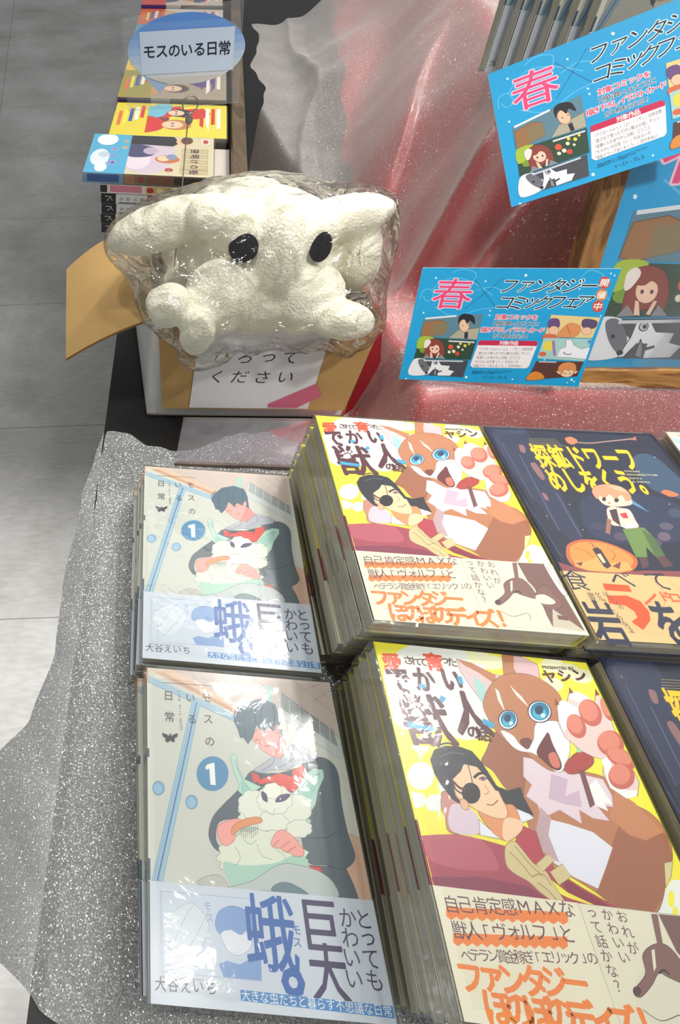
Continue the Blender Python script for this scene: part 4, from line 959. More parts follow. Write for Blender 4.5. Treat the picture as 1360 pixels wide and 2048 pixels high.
plush = empty('plush_animal', (.175, .56, .01), label='cream wool plush animal with long ears and black felt eyes sitting in the cardboard box', cat='plush toy')
pm = remesh_blobs(BL, .0026, 5, 0, .0016)
pm.materials.append(M['plush']); pm.polygons.foreach_set('use_smooth', [True]*len(pm.polygons))
body = bpy.data.objects.new('body', pm); COL.objects.link(body); body.parent = plush; body.matrix_parent_inverse = Matrix.Translation(-plush.location)
def px_ray(x, y):
    cam = SC.camera.matrix_world
    return (cam.to_3x3() @ Vector(((x-150)/1276.8, -(y-900)/1276.8, -1))).normalized()
from mathutils.bvhtree import BVHTree
bv = BVHTree.FromPolygons([v.co.copy() for v in pm.vertices], [tuple(p.vertices) for p in pm.polygons])
for (ex, ey), rx, ry in (((487, 495), .0128, .0124), ((641, 493), .0092, .0132)):
    h, n, _, _ = bv.ray_cast(Vector((0, 0, .51)), px_ray(ex, ey))
    if h is None: h, n = Vector((.16, .5, .19)), Vector((0, -.7, .7))
    view = (Vector((0, 0, .51))-h).normalized(); nn = (n*.15+view*.85).normalized()
    q = nn.to_track_quat('Z', 'Y').to_matrix().to_4x4()
    V, F = icos(Vector((0, 0, 0)), (rx, ry, .0060)); mm = Matrix.Translation(h+nn*.0022) @ q
    e = link_mesh('eye', [mm @ v for v in V], F, M['felt'], plush, smooth=True); e.matrix_parent_inverse = Matrix.Translation(-plush.location)
# bag: taut hull round the plush with crumpled film
import bmesh
def make_bag():
    pts = []
    for c, r, ro in BL:
        v, f = icos(Vector(c), tuple(x+.006 for x in r), tuple(R(a) for a in ro), 2); pts += v
    pts = [p for p in pts if p.z > .10]
    pts += [Vector(p) for p in ((.112, .448, .110), (.150, .462, .128), (.212, .458, .126), (.256, .450, .118), (.302, .505, .150), (.302, .540, .200), (.052, .53, .175), (.090, .462, .140), (.298, .48, .135), (.210, .57, .240), (.150, .57, .240), (.285, .56, .225))]
    bm = bmesh.new()
    for p in pts: bm.verts.new(p)
    r = bmesh.ops.convex_hull(bm, input=bm.verts)
    bmesh.ops.delete(bm, geom=[g for g in r['geom_interior'] if isinstance(g, bmesh.types.BMVert)], context='VERTS')
    bmesh.ops.delete(bm, geom=[v for v in bm.verts if not v.link_faces], context='VERTS')
    bmesh.ops.triangulate(bm, faces=bm.faces)
    for _ in range(4):
        es = [e for e in bm.edges if e.calc_length() > .007]
        if es: bmesh.ops.subdivide_edges(bm, edges=es, cuts=1, use_grid_fill=True)
        bmesh.ops.triangulate(bm, faces=bm.faces)
    for _ in range(3): bmesh.ops.smooth_vert(bm, verts=bm.verts, factor=.5, use_axis_x=True, use_axis_y=True, use_axis_z=True)
    bm.normal_update()
    # cling between features: pull towards the plush where hollow
    for v in bm.verts:
        d = bv.find_nearest(v.co)
        pull = 0
        if d[0] is not None and d[3] > .010:
            v.co = v.co.lerp(d[0], min((d[3]-.010)/d[3]*.55, .5))
    bmesh.ops.smooth_vert(bm, verts=bm.verts, factor=.5, use_axis_x=True, use_axis_y=True, use_axis_z=True)
    bm.normal_update()
    for v in bm.verts:
        c = v.co; low = sm(.17, .12, c.z)
        s1 = abs(noise.noise(Vector((c.x*26, c.y*12, c.z*14)))); s2 = abs(noise.noise(Vector((c.x*60, c.y*60, c.z*50))))
        v.co = c+v.normal*((.006*(.35-s1)+.004*(.3-s2))*(.6+1.2*low))
    me = bpy.data.meshes.new('plastic_bag'); bm.to_mesh(me); bm.free(); me.materials.append(M['bag'])
    o = bpy.data.objects.new('plastic_bag', me); COL.objects.link(o)
    me.polygons.foreach_set('use_smooth', [True]*len(me.polygons))
    tag(o, 'clear crinkled plastic bag wrapped round the plush animal in the box', 'bag')
make_bag()

# ------------------------------------------------------------------ speech bubble sign on a wire
def bubble():
    root = empty('speech_bubble_sign', (.112, .60, .0), label='blue sky speech bubble card in a clear sleeve on a wire, above the plush animal', cat='sign')
    X = Vector((.995, -.02, .03)).normalized(); Y = Vector((-.03, .12, .99)); Y -= X*Y.dot(X); Y.normalize(); Nn = -(X.cross(Y)) if X.cross(Y).y > 0 else X.cross(Y)
    cx, cy = .0, 0
    def W(px, py):    # picture-like coordinates to the sign plane through (.10,.60,.34)
        d = px_ray(px, py); O = Vector((.112, .60, .30)); t = (O-Vector((0, 0, .51))).dot(Nn)/d.dot(Nn); return Vector((0, 0, .51))+d*t-root.location
    c0 = W(372, 98); ex = (W(490, 92)-W(255, 106))/2; ey = (W(372, 26)-W(374, 170))/2
    tl, tr, br, bl = W(243, 38), W(488, -2), W(478, 205), W(256, 222)
    sl = slab([bl, br, tr, tl], .0012, 'clear_sleeve', M['sleeve'], root); 
    for i in (2, 3, 4, 5): sl.data.polygons[i].material_index = 0
    mb = MB(); pts = []
    for i in range(64):
        t = math.pi*2*i/64+math.pi*1.30
        if i < 3 or i > 61: continue
        pts.append(c0+ex*math.cos(t)+ey*math.sin(t))
    # tail
    t0 = math.pi*1.30
    tail = W(320, 188)
    pts.append(tail)
    F_ = Nn*.0012
    me = MB(); me.poly([p+F_ for p in pts], lin('#a9c4e6')); me.poly([p+F_*.6 for p in reversed(pts)], lin('#a9c4e6'))
    def band(f0, f1, col, k):
        q = []
        for i in range(25):
            a = math.asin(max(-1, min(1, f0+(f1-f0)*i/24))); q.append(c0+ex*math.cos(a)*.995+ey*math.sin(a)*.995+F_*(1.02+.03*k))
        for i in range(24, -1, -1):
            a = math.asin(max(-1, min(1, f0+(f1-f0)*i/24))); q.append(c0-ex*math.cos(a)*.995+ey*math.sin(a)*.995+F_*(1.02+.03*k))
        me.poly(q[::-1], lin(col))
    cs = ['#5f93e0', '#6f9fe4', '#82ace8', '#95b9ea', '#a8c5ea', '#bccfe8', '#cdd9e6', '#d9dee2', '#d5d0c8']
    for i in range(9): band(1-2*(i+1)/9, 1-2*i/9, cs[i], i)
    o = c0-ex*.78+ey*.55; ar = Art(me, 1, 1, o+F_*1.4, ex.normalized(), -ey.normalized(), Nn, dz=.00003, z0=.00002)
    wx, wy = ex.length*2, ey.length*2
    ar.H = np.eye(3); ar.off = (0, 0); ar.sc = 1
    ar.poly([(0, 0), (wx*.80, 0), (wx*.79, wy*.60), (0, wy*.60)], '#cfdff4')
    ar.chars('モスのいる日常', (wx*.075, wy*.285), (wx*.715, wy*.285), wx*.112, '#1e2638', .016)
    me.build('bubble_card', M['ink_matte'], root)
    ring = []
    rc = W(380, 208)
    for i in range(22):
        a = 2*math.pi*i/20; ring.append(rc+X*math.cos(a-1.4)*.0068+Y*math.sin(a-1.4)*.0068+Nn*(.0012+.0001*i))
    V, F = tube(ring, .0006, 6); link_mesh('wire_clip', V, F, M['steel'], root, smooth=True)
    a = rc-Y*.0068+Nn*.001; V, F = tube([a, W(375, 245)+Nn*.001, W(368, 330), W(362, 400), Vector((.002, -.004, .01))], .0006, 6); link_mesh('wire_stem', V, F, M['steel'], root, smooth=True)
    V, F = icos(W(378, 240), (.0035, .003, .004), sub=2); link_mesh('clip_knob', V, F, mat_simple('grey_plastic', '#7c7c78', .4), root, smooth=True)
bubble()

# ------------------------------------------------------------------ fair cards and poster
CQ = [((x-760)*2.267, (y-500)*2.267) for x, y in ((853, 541), (1235, 535), (790, 752), (1165, 777))]
def art_card(a):
    k = a.w/.148
    a.canvas(CQ, off=(760, 500), sc=2.267)
    a.poly([(211, 93), (1077, 79), (918, 628), (68, 571)], '#18a2da')
    lw = .0007*k
    for l in (((190, 220), (205, 185), (240, 180), (245, 215), (215, 225), (205, 205)), ((240, 180), (330, 130), (420, 150), (500, 200)), ((250, 250), (330, 290), (440, 260), (540, 250)), ((330, 110), (380, 95), (430, 110), (420, 140)), ((890, 120), (930, 90), (985, 100), (1010, 130)), ((960, 230), (1000, 200), (1040, 215)), ((430, 180), (500, 165), (560, 190))): a.stroke(l, '#62c0ea', lw)
    for c in ((262, 132), (470, 142), (645, 115), (200, 275), (488, 265), (1048, 108), (1030, 100), (890, 168), (485, 285), (742, 490), (590, 583), (372, 568), (100, 570), (860, 605), (882, 592), (895, 602), (1000, 285)):
        r = 5 if (c[0] % 3) else 8
        a.poly([(c[0]+r*(1 if i % 2 == 0 else .55)*math.cos(math.pi*i/5), c[1]+r*(1 if i % 2 == 0 else .55)*math.sin(math.pi*i/5)) for i in range(10)], '#f2fafc')
    a.text('春', (248, 195), (412, 197), '#e8487e', .0265*k, .01, halo='#f6cadc', hw=.018)
    a.stroke([(425, 135), (510, 248)], '#1d5a86', .0004*k, False); a.stroke([(545, 130), (378, 258)], '#1d5a86', .0004*k, False)
    a.chars('ファンタジー', (575, 162), (935, 153), .0142*k, '#101820', .0, .28, halo='#d4eef8', hw=.045)
    a.chars('コミックフェア', (555, 232), (915, 226), .0142*k, '#101820', .0, .28, halo='#d4eef8', hw=.045)
    for c, ch, co in (((1004, 140), '開', '#d8503c'), ((995, 192), '催', '#e4883c'), ((982, 243), '中', '#d8503c')):
        a.ell(c, 26, 26, co); a.chars(ch, c, c, .0068*k, '#f8f4ee', .02)
    a.chars('対象コミックを', (525, 292), (690, 294), .0052*k, '#dc2f5c', .025, halo='#f4f8fa', hw=.07)
    a.chars('1冊お買い上げごとに', (503, 320), (700, 323), .0046*k, '#1c3850', .015, halo='#e8f4fa')
    a.chars('描き下ろしイラストカード', (458, 348), (728, 351), .0052*k, '#dc2f5c', .025, halo='#f4f8fa', hw=.07)
    a.chars('が1枚もらえる！', (512, 376), (655, 379), .0046*k, '#1c3850', .015, halo='#e8f4fa')
    a.poly([(432, 410), (440, 396), (698, 400), (708, 412), (668, 520), (655, 530), (402, 522), (392, 510)], '#f4eef0')
    a.poly([(440, 396), (698, 400), (708, 412), (702, 424), (430, 418), (432, 410)], '#cc2450')
    a.chars('対象作品', (540, 408), (605, 410), .0042*k, '#f8f0f2', .02)
    for i, t in enumerate(('『アフターメルヘン（上）・（下）』羽鳥生野', '『愛されて育ったでかい獣人の話』ヤシン', '『佐橋くんのあやかし日和』三ツ二三', '『モスのいる日常（1）』大谷えいち', '『探鉱ドワーフめしをくう。』四方井ぬい')):
        a.text(t, (436-i*8, 436+i*19.5), (436-i*8+(248, 240, 205, 205, 230)[i], 438+i*20), '#403c48', .0030*k, .01)
    a.text('※特典は各店舗によって異なりますのでご了承ください', (398, 541), (585, 545), '#1c4c74', .0017*k); a.text('※特典はなくなり次第終了です', (394, 549), (540, 552), '#1c4c74', .0017*k)
    a.text('イースト・プレス', (450, 570), (560, 574), '#1c3850', .0033*k, .01)
    # picture panels (plain drawn stand-ins)
    def panel(q, col): a.poly(q, col)
    panel([(200, 297), (458, 278), (425, 392), (176, 378)], '#5f8596')
    a.poly([(200, 315), (265, 306), (298, 318), (290, 365), (205, 380), (178, 372)], '#9c7048', line='#5c4030', lw=.0003*k); a.poly([(240, 322), (298, 318), (290, 365), (228, 376)], '#8a7a58')
    a.poly([(300, 385), (345, 350), (400, 345), (440, 340), (425, 392)], '#b4ac94', line='#6c6450', lw=.0003*k); a.ell((372, 330), 22, 27, '#efc4a2', 8, line='#7c5040', lw=.0003*k)
    a.poly([(345, 325), (352, 290), (380, 278), (415, 290), (418, 325), (398, 308), (385, 322), (372, 302), (355, 310)], '#20202a', True); a.poly([(372, 360), (388, 358), (385, 388), (370, 388)], '#2a2a38'); a.stroke([(362, 330), (370, 331)], '#38282c', .0005*k); a.stroke([(384, 329), (392, 328)], '#38282c', .0005*k)
    a.stroke([(205, 300), (340, 288)], '#e4e8ea', .0016*k, False)
    panel([(176, 380), (425, 396), (395, 485), (142, 476)], '#2f4a38')
    a.poly([(176, 380), (235, 383), (205, 420), (160, 430)], '#a8c040', True); a.ell((190, 440), 20, 12, '#7c9c38')
    a.poly([(195, 430), (200, 400), (235, 388), (268, 400), (280, 435), (272, 470), (255, 462), (210, 470), (190, 468)], '#8c4238', True, line='#5c2c2c', lw=.0003*k); a.ell((236, 432), 22, 22, '#f2cdb4', line='#9c6454', lw=.0002*k); a.poly([(210, 418), (225, 400), (262, 405), (262, 425), (245, 415), (230, 422)], '#8c4238', True)
    a.poly([(195, 400), (212, 390), (222, 402), (205, 425), (192, 428)], '#eee4e0', True); a.ell((227, 433), 3.5, 4, '#5c4458'); a.ell((246, 434), 3.5, 4, '#5c4458'); a.poly([(215, 448), (222, 450), (226, 476), (214, 474)], '#f2cdb4'); a.poly([(252, 450), (258, 452), (246, 476), (238, 474)], '#f2cdb4')
    a.poly([(180, 476), (200, 455), (216, 476)], '#8c8c94'); a.poly([(248, 478), (262, 458), (282, 480)], '#8c8c94')
    for c, r, co in (((308, 425), 12, '#e05838'), ((320, 445), 8, '#f0e4cc'), ((342, 425), 7, '#f0e8c4'), ((300, 448), 7, '#f0e8c4'), ((352, 410), 6, '#f0d848'), ((335, 456), 10, '#d84830'), ((372, 420), 7, '#f0d848'), ((390, 412), 5, '#f0d848'), ((360, 438), 5, '#f0e8c4')): a.ell(c, r, r, co, n=9)
    a.stroke([(300, 398), (415, 405)], '#d8dcde', .0014*k, False)
    panel([(142, 478), (385, 488), (357, 568), (112, 548)], '#4a4c54')
    a.poly([(142, 480), (190, 480), (185, 500), (210, 520), (188, 552), (112, 548)], '#e9eaee', True); a.poly([(160, 484), (186, 482), (205, 520), (190, 545), (168, 520)], '#6c7078', True)
    a.poly([(222, 486), (250, 488), (262, 508), (300, 512), (292, 530), (318, 538), (296, 560), (240, 558), (246, 530), (225, 528), (200, 552), (188, 552), (212, 515)], '#eceef2', line='#3c3c48', lw=.0004*k)
    a.ell((236, 497), 9, 8, '#c8c0cc', line='#2c2c38', lw=.0004*k); a.ell((238, 497), 4, 4, '#26202c'); a.ell((192, 544), 7, 5, '#22222a'); a.poly([(232, 520), (238, 535), (236, 556), (222, 552)], '#8c8c94', line='#2c2c38', lw=.0004*k); a.stroke([(244, 540), (262, 536)], '#22222a', .0012*k); a.ell((176, 512), 4, 4, '#22222a')
    a.stroke([(185, 486), (360, 492)], '#d0d4da', .0013*k, False)
    panel([(765, 281), (1000, 293), (968, 388), (736, 382)], '#e8cf8c')
    a.poly([(752, 318), (765, 298), (800, 300), (808, 330), (790, 345), (755, 342)], '#6c4a7c', True); a.ell((780, 352), 24, 20, '#f0c4a4', line='#a86c54', lw=.0003*k); a.poly([(912, 308), (935, 298), (985, 310), (975, 342), (918, 338)], '#5c4a70', True); a.ell((938, 355), 24, 18, '#f0c4a4', line='#a86c54', lw=.0003*k)
    a.poly([(800, 370), (850, 320), (905, 335), (890, 378), (820, 384)], '#e0935c', True, line='#b0643c', lw=.0003*k); a.stroke([(840, 325), (860, 372)], '#c4743c', .0008*k); a.poly([(735, 370), (790, 372), (800, 400), (735, 398)], '#d46c4c', True)
    panel([(734, 386), (966, 392), (938, 500), (706, 482)], '#a6d0c8')
    a.poly([(740, 408), (770, 400), (772, 445), (735, 440)], '#ecd448', True); a.ell((732, 462), 18, 11, '#d86848'); a.stroke([(780, 400), (790, 470)], '#9c78a8', .002*k)
    a.poly([(840, 395), (868, 395), (880, 420), (920, 440), (962, 432), (945, 490), (860, 480), (800, 478), (812, 440), (842, 430)], '#eef0f4', line='#7c8494', lw=.0004*k); a.stroke([(830, 455), (850, 465), (872, 462)], '#6c7484', .0008*k); a.poly([(945, 400), (966, 395), (955, 420)], '#4c8cd0')
    panel([(704, 495), (935, 502), (908, 574), (660, 588)], '#5c3a34')
    a.poly([(660, 588), (668, 560), (700, 545), (735, 560), (738, 584)], '#dc8c38', True, line='#7c4424', lw=.0003*k); a.ell((855, 555), 34, 22, '#f4cda8', line='#a8643c', lw=.0003*k)
    a.poly([(815, 560), (812, 525), (840, 505), (885, 508), (900, 530), (895, 558), (880, 540), (862, 546), (845, 538), (832, 556)], '#dc9058', True, line='#a8643c', lw=.0003*k); a.poly([(800, 545), (825, 552), (815, 562)], '#f4cda8'); a.poly([(888, 552), (912, 545), (898, 562)], '#f4cda8'); a.stroke([(840, 558), (852, 560)], '#7c4c3c', .0006*k); a.stroke([(865, 560), (878, 558)], '#7c4c3c', .0006*k)
    a.stroke([(715, 499), (800, 502)], '#d8d4cc', .001*k, False)
def make_card(name, corners, label, th=.0008):
    TL, TR, BLc, BRc = [Vector(c) for c in corners]
    # straighten: best rectangle frame
    U = ((TR-TL)+(BRc-BLc)).normalized(); V_ = ((BLc-TL)+(BRc-TR)); V_ -= U*V_.dot(U); V_.normalize(); Nn = V_.cross(U).normalized()*1
    Nn = -Nn if Nn.dot(Vector((0, 0, .51))-TL) < 0 else Nn
    c = (TL+TR+BLc+BRc)/4; w, h = .148, .105
    mb = MB(); O = c-U*w/2-V_*h/2
    P = [O, O+U*w, O+U*w+V_*h, O+V_*h]; blue = lin('#18a2da'); wh = lin('#e8e8e4')
    k = 0; mb.v += [tuple(p) for p in P]+[tuple(p-Nn*th) for p in P]
    for f, cc in (((3, 2, 1, 0), blue), ((4, 5, 6, 7), wh), ((0, 1, 5, 4), wh), ((1, 2, 6, 5), wh), ((2, 3, 7, 6), wh), ((3, 0, 4, 7), wh)): mb.f.append(f); mb.c.append(cc)
    art_card(Art(mb, w, h, O, U, V_, Nn))
    return tag(mb.build(name, M['ink']), label, 'card')
make_card('fair_card', [(.310, .4752, .193), (.451, .4482, .207), (.3083, .4501, .0939), (.4546, .4073, .1098)], 'blue printed card leaning at the lower left corner of the oak poster frame')
make_card('fair_card', [(.3376, .5485, .3237), (.4724, .5324, .3819), (.3676, .4910, .2390), (.5010, .4740, .3040)], 'tilted blue printed card at the top right, overlapping the oak poster frame')

def poster_frame():
    yaw, lean = R(-3.6), R(24.1)
    X = Vector((math.cos(yaw), math.sin(yaw), 0)); Yh = Vector((-math.sin(yaw), math.cos(yaw), 0)); Y = Vector((0, 0, 1))*math.cos(lean)+Yh*math.sin(lean); Nn = X.cross(Y)
    if Nn.y > 0: Nn = -Nn
    root = empty('poster_frame', (.44, .43, .09), label='oak frame holding the large blue illustrated poster at the right picture edge', cat='frame')
    m = Matrix((X, Y, Nn)).transposed().to_4x4(); m.translation = root.location; root.matrix_world = m
    Wd, Hd, b, t = .372, .275, .0185, .016
    for x0, x1, y0, y1, nm in ((0, Wd, 0, b, 'frame_rail'), (0, Wd, Hd-b, Hd, 'frame_rail'), (0, b, b, Hd-b, 'frame_stile'), (Wd-b, Wd, b, Hd-b, 'frame_stile')):
        q = MB(); q.box(x0, x1, y0, y1, -t, 0); o = q.build(nm, M['wood'] if nm == 'frame_stile' else M['wood_h'], root, ink=False); bevel(o, .0015)
    q = MB(); q.box(.002, Wd-.002, .002, Hd-.002, -t+.001, -t+.004); q.build('backing_board', M['kraft'], root, ink=False)
    mb = MB(); w, h = .340, .245; mb.box(.014, .014+w, .015, .015+h, -.0078, -.0070, lin('#3f8cc4'))
    art_card(Art(mb, w, h, (.014, .015+h, -.0070), (1, 0, 0), (0, -1, 0), (0, 0, 1), dz=.000002)); mb.build('poster', M['ink'], root)
    q = MB(); q.box(b-.001, Wd-b+.001, b-.001, Hd-b+.001, -.0045, -.0030); q.build('cover_sheet', M['clear'], root, ink=False)
M['wood'] = mat_wood('oak_upright', '#5c3d1e', '#8d6536', (6, 1.0, 6), 16)
M['wood_h'] = mat_wood('oak_rail', '#6b4520', '#a87a42', (1.0, 7, 7), 16)
poster_frame()

# ------------------------------------------------------------------ pale comics standing on the high riser
for i in range(6):
    o = copy_tree(moth)
    rot = Matrix.Rotation(R(-4), 4, 'Z') @ Matrix.Rotation(R(78), 4, 'X')
    bl = Vector((.452-.0065*i, .604+.0170*i, .276))
    m = rot.copy(); m.translation = bl-(rot @ Vector((-BW/2, -BH/2, moth['th'])))
    o.matrix_world = m
    o['group'] = 'pale comics standing at the top right'
    o['label'] = 'front pale comic of those standing upright behind the tilted blue card' if i == 0 else '%s pale comic from the front, standing upright behind the tilted blue card' % ORD[i]

# ------------------------------------------------------------------ neighbouring row of comics along the table's left edge
def small_art(seed, cols, bandc):
    def f(a):
        random.seed(seed); a.H = np.array([[1/130, 0, 0], [0, 1/183, 0], [0, 0, 1.0]]); a.off = (0, 0); a.sc = 1
        a.poly([(0, 0), (130, 0), (130, 183), (0, 183)], cols[0])
        for _ in range(5): a.ell((random.uniform(10, 120), random.uniform(20, 120)), random.uniform(14, 30), random.uniform(12, 26), random.choice(cols[1:]), random.uniform(0, 90))
        for x in (36, 84):        # plain drawn heads and shoulders
            y = 82+random.uniform(-6, 6); s = random.uniform(.9, 1.2)
            a.poly([(x-26*s, 140), (x-20*s, 108), (x, 98), (x+20*s, 108), (x+26*s, 140)], random.choice(cols[1:]), True, line='#3c3038', lw=.0004)
            a.ell((x, y-2), 17*s, 20*s, random.choice(['#5c3c34', '#c88a4c', '#2c2c38', '#a45c3c'])); a.ell((x, y+4), 12*s, 14*s, '#f0d0b4'); a.ell((x-5, y+4), 2, 2.6, '#40303c'); a.ell((x+5, y+4), 2, 2.6, '#40303c')
        for k in range(4):
            y = 10+k*9; a.poly([(14, y), (random.uniform(70, 116), y), (random.uniform(70, 116), y+6), (14, y+6)], ['#f8f4ec', cols[-1]][k % 2])
        a.poly([(0, 128), (130, 128), (130, 183), (0, 183)], bandc)
        for k in range(5):
            y = 134+k*9; a.poly([(10+k*6, y), (60+k*8, y), (60+k*8, y+6), (10+k*6, y+6)], ['#d8382c', '#f8f8f0', '#3458b8', '#f8e84c', '#e87830'][k])
    return f
def cover_cream(a):
    a.H = np.array([[1/130, 0, 0], [0, 1/183, 0], [0, 0, 1.0]]); a.off = (0, 0); a.sc = 1
    a.poly([(0, 0), (130, 0), (130, 183), (0, 183)], '#dcd2b0')
    a.ell((65, 95), 62, 40, '#d8c8d4'); a.ell((80, 110), 34, 20, '#e8dce4')
    a.poly([(0, 60), (20, 50), (34, 60), (30, 124), (0, 124)], '#26242c'); a.ell((16, 44), 13, 12, '#e8c4a4'); a.ell((12, 40), 13, 9, '#6c4434')
    a.poly([(30, 124), (44, 84), (70, 92), (72, 124)], '#4a4c74', True, line='#26242c'); a.ell((52, 92), 12, 11, '#c4b4c8'); a.ell((78, 66), 13, 18, '#c87c4c'); a.ell((76, 72), 9, 9, '#f0d0b0'); a.ell((70, 60), 9, 8, '#8c9cb8')
    a.ell((14, 12), 12, 8, '#e8e0cc', line='#c03c34'); a.ell((14, 12), 7, 4, '#c8443c')
    for x in (48, 66, 84, 102, 116): a.poly([(x-7, 8), (x+6, 8), (x+6, 46), (x-7, 46)], '#cdbf94', line='#5c4c44', lw=.0006)
    a.chars('夜明けの街', (48, 27), (116, 27), .014, '#5c3c44', .03)
    a.ell((112, 62), 6, 6, '#b03c3c'); a.chars('10', (110, 62), (115, 62), .006, '#f0e8d8')
    a.poly([(0, 124), (130, 124), (130, 183), (0, 183)], '#58b4d8')
    a.ell((18, 160), 20, 16, '#eef4f8'); a.ell((80, 165), 28, 14, '#e4ecf4'); a.ell((112, 160), 14, 9, '#eef4f8'); a.ell((70, 160), 10, 8, '#c8d4e0')
    a.chars('完結', (22, 131), (44, 131), .009, '#e8b048', .03); a.chars('大人気', (50, 146), (96, 146), .012, '#7458b4', .04, halo='#eef4f8')
def spine_cream(a):
    k = a.w/183; a.H = np.array([[1/183, 0, 0], [0, 1/(a.h*1000), 0], [0, 0, 1.0]]); a.off = (0, 0); a.sc = 1; t = a.h*1000
    a.poly([(0, 0), (183, 0), (183, t), (0, t)], '#8a8468'); a.poly([(0, 0), (58, 0), (58, t), (0, t)], '#8cb4d4'); a.poly([(6, 2), (52, 2), (52, t-2), (6, t-2)], '#2f68b0')
    a.poly([(60, 1), (74, 1), (74, t-1), (60, t-1)], '#c8885c'); a.ell((83, t/2), 5, 5, '#b84440'); a.poly([(92, 1), (128, 1), (128, t-1), (92, t-1)], '#a06c4c'); a.poly([(130, 2), (168, 2), (168, t-2), (130, t-2)], '#4c4438')
def spine_bw(a):
    a.H = np.array([[1/183, 0, 0], [0, 1/(a.h*1000), 0], [0, 0, 1.0]]); a.off = (0, 0); a.sc = 1; t = a.h*1000
    a.poly([(0, 0), (183, 0), (183, t), (0, t)], '#dcdcd8'); a.poly([(0, 0), (22, 0), (22, t), (0, t)], '#17171a')
    a.stroke([(6, t*.28), (15, t*.28), (9, t*.72)], '#e8e8e4', .0009, False); a.stroke([(13, t*.3), (17, t*.7)], '#e8e8e4', .0006, False)
    a.chars('甘原久珠', (30, t/2), (60, t/2), .0065, '#2c2c30', .01, rot=R(-90)); a.poly([(26, t-2.6), (66, t-2.6), (66, t-1), (26, t-1)], '#2c2c30')
    a.poly([(68, 0), (183, 0), (183, t), (68, t)], '#a8323c'); a.ell((84, t/2), 12, t*.4, '#d8a090'); a.ell((110, t/2), 12, t*.35, '#5c3c38'); a.ell((140, t/2), 16, t*.3, '#c05040')
def spine_red(a):
    a.H = np.array([[1/183, 0, 0], [0, 1/(a.h*1000), 0], [0, 0, 1.0]]); a.off = (0, 0); a.sc = 1; t = a.h*1000
    a.poly([(0, 0), (183, 0), (183, t), (0, t)], '#e8d8d4'); a.poly([(0, 1), (10, 1), (10, t-1), (0, t-1)], '#26262a'); a.poly([(14, 1), (60, 1), (60, t-2), (14, t-2)], '#d88494'); a.poly([(66, 1), (183, 1), (183, t-2), (66, t-2)], '#d0b070')
    for x in range(72, 180, 14): a.ell((x, t/2), 5, t*.3, ['#b83c3c', '#7c5c4c', '#f0e0b0'][x % 3])
def spine_purple(a):
    a.H = np.array([[1/183, 0, 0], [0, 1/(a.h*1000), 0], [0, 0, 1.0]]); a.off = (0, 0); a.sc = 1; t = a.h*1000
    a.poly([(0, 0), (183, 0), (183, t), (0, t)], '#8c8478'); a.poly([(0, 0), (56, 0), (56, t), (0, t)], '#4c3478'); a.poly([(58, 0), (90, 0), (90, t), (58, t)], '#d0ccc4')
def lay(o, x, y, zt, rz):
    o.matrix_world = Matrix.Translation((x, y, zt-o['th'])) @ Matrix.Rotation(R(rz), 4, 'Z')
kinds = {
 'cream': make_book('comic_book', 'book', .0150, cover_cream, None, [(0, .68, '#c8c09c'), (.68, 1, '#58b4d8')], '#dcd2b0', None, spine='#9c9478', spine_art=spine_cream),
 'redw': make_book('comic_book', 'book', .0130, None, None, [(0, 1, '#d8d0c8')], '#e0d4cc', None, spine_art=spine_red, film=False),
 'bw': make_book('comic_book', 'book', .0150, None, None, [(0, 1, '#d0d0cc')], '#c8c8c4', None, spine_art=spine_bw, film=False),
}
for k, t in (('cream', .0150), ('redw', .0130), ('bw', .0150)): kinds[k]['th'] = t
RZ = -100.5
ax = Vector((math.cos(R(-10.5)), math.sin(R(-10.5)), 0)); ay = Vector((-ax.y, ax.x, 0))
def place_row(o, left, front, zt, label, group=None):
    """left/front corner of the lying book at the table's left side, title end pointing right"""
    c = Vector((left[0], left[1], 0))+ax*BH/2+ay*BW/2
    lay(o, c.x, c.y, zt, RZ); o['label'] = label
    if group: o['group'] = group
place_row(kinds['cream'], (.026, .902), 0, .0935, 'cream and sky blue comic jutting out, top of the stack behind the box')
place_row(kinds['redw'], (.051, .897), 0, .0775, 'thin comic with pinkish white spine directly beneath the jutting cream comic', None)
g = 'black and white spined comics behind the box'
for i in range(4):
    o = kinds['bw'] if i == 0 else copy_tree(kinds['bw'])
    place_row(o, (.052+.001*(i % 2), .8975), 0, .0635-.0157*i, '%s black and white spined comic from the top in the stack behind the box' % ['first', 'second', 'third', 'lowest'][i], g)
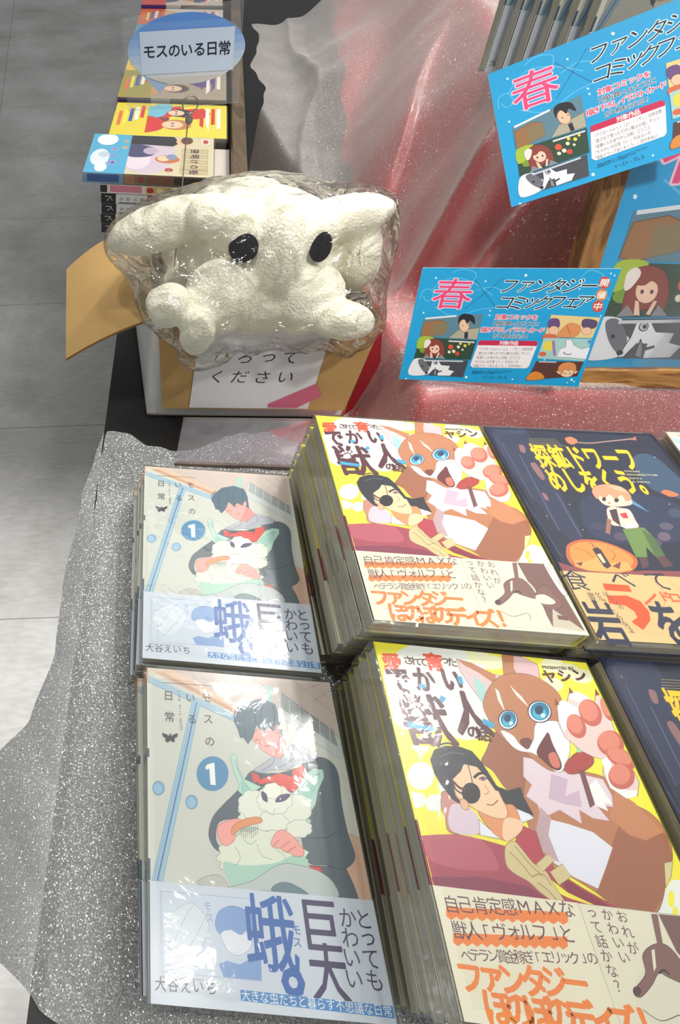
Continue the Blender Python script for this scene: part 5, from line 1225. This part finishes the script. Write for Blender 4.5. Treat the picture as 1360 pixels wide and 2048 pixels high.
spec = [('#e8dc50', ['#e8a070', '#8c3c4c', '#7cc4d8', '#68a058', '#d83830'], '#e8d83c', 'yellow blue and red comic with purple spine, second stack from the front'),
        ('#b0a088', ['#48307c', '#d8a060', '#7c5c4c', '#e8c898', '#6c3c8c'], '#a89c3c', 'brown and purple comic under the speech bubble tail, third stack from the front'),
        ('#e4d8c4', ['#e88838', '#4868b8', '#d8c0a0', '#f0e8c0', '#7c58a8'], '#f0c840', 'comic with orange and blue band, fourth stack from the front'),
        ('#c8d0d4', ['#c83c5c', '#d8b488', '#5c84b0', '#e8e4e0', '#b88c5c'], '#58a0b8', 'greyish comic with teal band, fifth stack from the front'),
        ('#e8e0dc', ['#c04878', '#e8b878', '#6878a8', '#f0e8e4', '#d84838'], '#e86830', 'comic with orange red band, sixth stack from the front'),
        ('#d8c8b8', ['#b84838', '#e0b070', '#586078', '#f0e4d4', '#b04030'], '#d84030', 'reddish comic farthest back in the row at the picture top')]
for i, (b0, cs, bc, lab) in enumerate(spec):
    o = make_book('comic_book', 'book', .015, small_art(40+i, [b0]+cs, bc), None, [(0, .7, b0), (.7, 1, bc)], b0, None, spine='#5c4c7c', spine_art=spine_purple, film=(i < 2)); o['th'] = .015
    yy = 1.040+i*.137; xx = .072+.0235*i
    zt = .088+.006*(i % 2)
    place_row(o, (xx, yy), 0, zt, lab)
    st = 4
    for j in range(st):
        c = copy_tree(kinds['bw'] if j % 2 else kinds['redw'])
        place_row(c, (xx+.002*(j % 2), yy+.001), 0, zt-.0162-.0185*j if j < 3 else .0165, '%s comic below the top one in %s' % (['first', 'second', 'third', 'bottom'][j], lab.split(', ')[-1] if ', ' in lab else 'the farthest stack of the row'), 'lower comics of the side row')

dv = MB()
p0 = Vector((.232, .862, 0)); p1 = Vector((.455, 2.05, 0)); d = (p1-p0).normalized(); n = Vector((d.y, -d.x, 0))
prism(dv, [(p0.x, p0.y), (p1.x, p1.y), ((p1+n*.020).x, (p1+n*.020).y), ((p0+n*.020).x, (p0+n*.020).y)][::-1], 0, .10)
o = dv.build('shelf_divider', M['divider'], ink=False); bevel(o, .001)
tag(o, 'long brown wooden divider board between the side row of comics and the organza', 'divider')
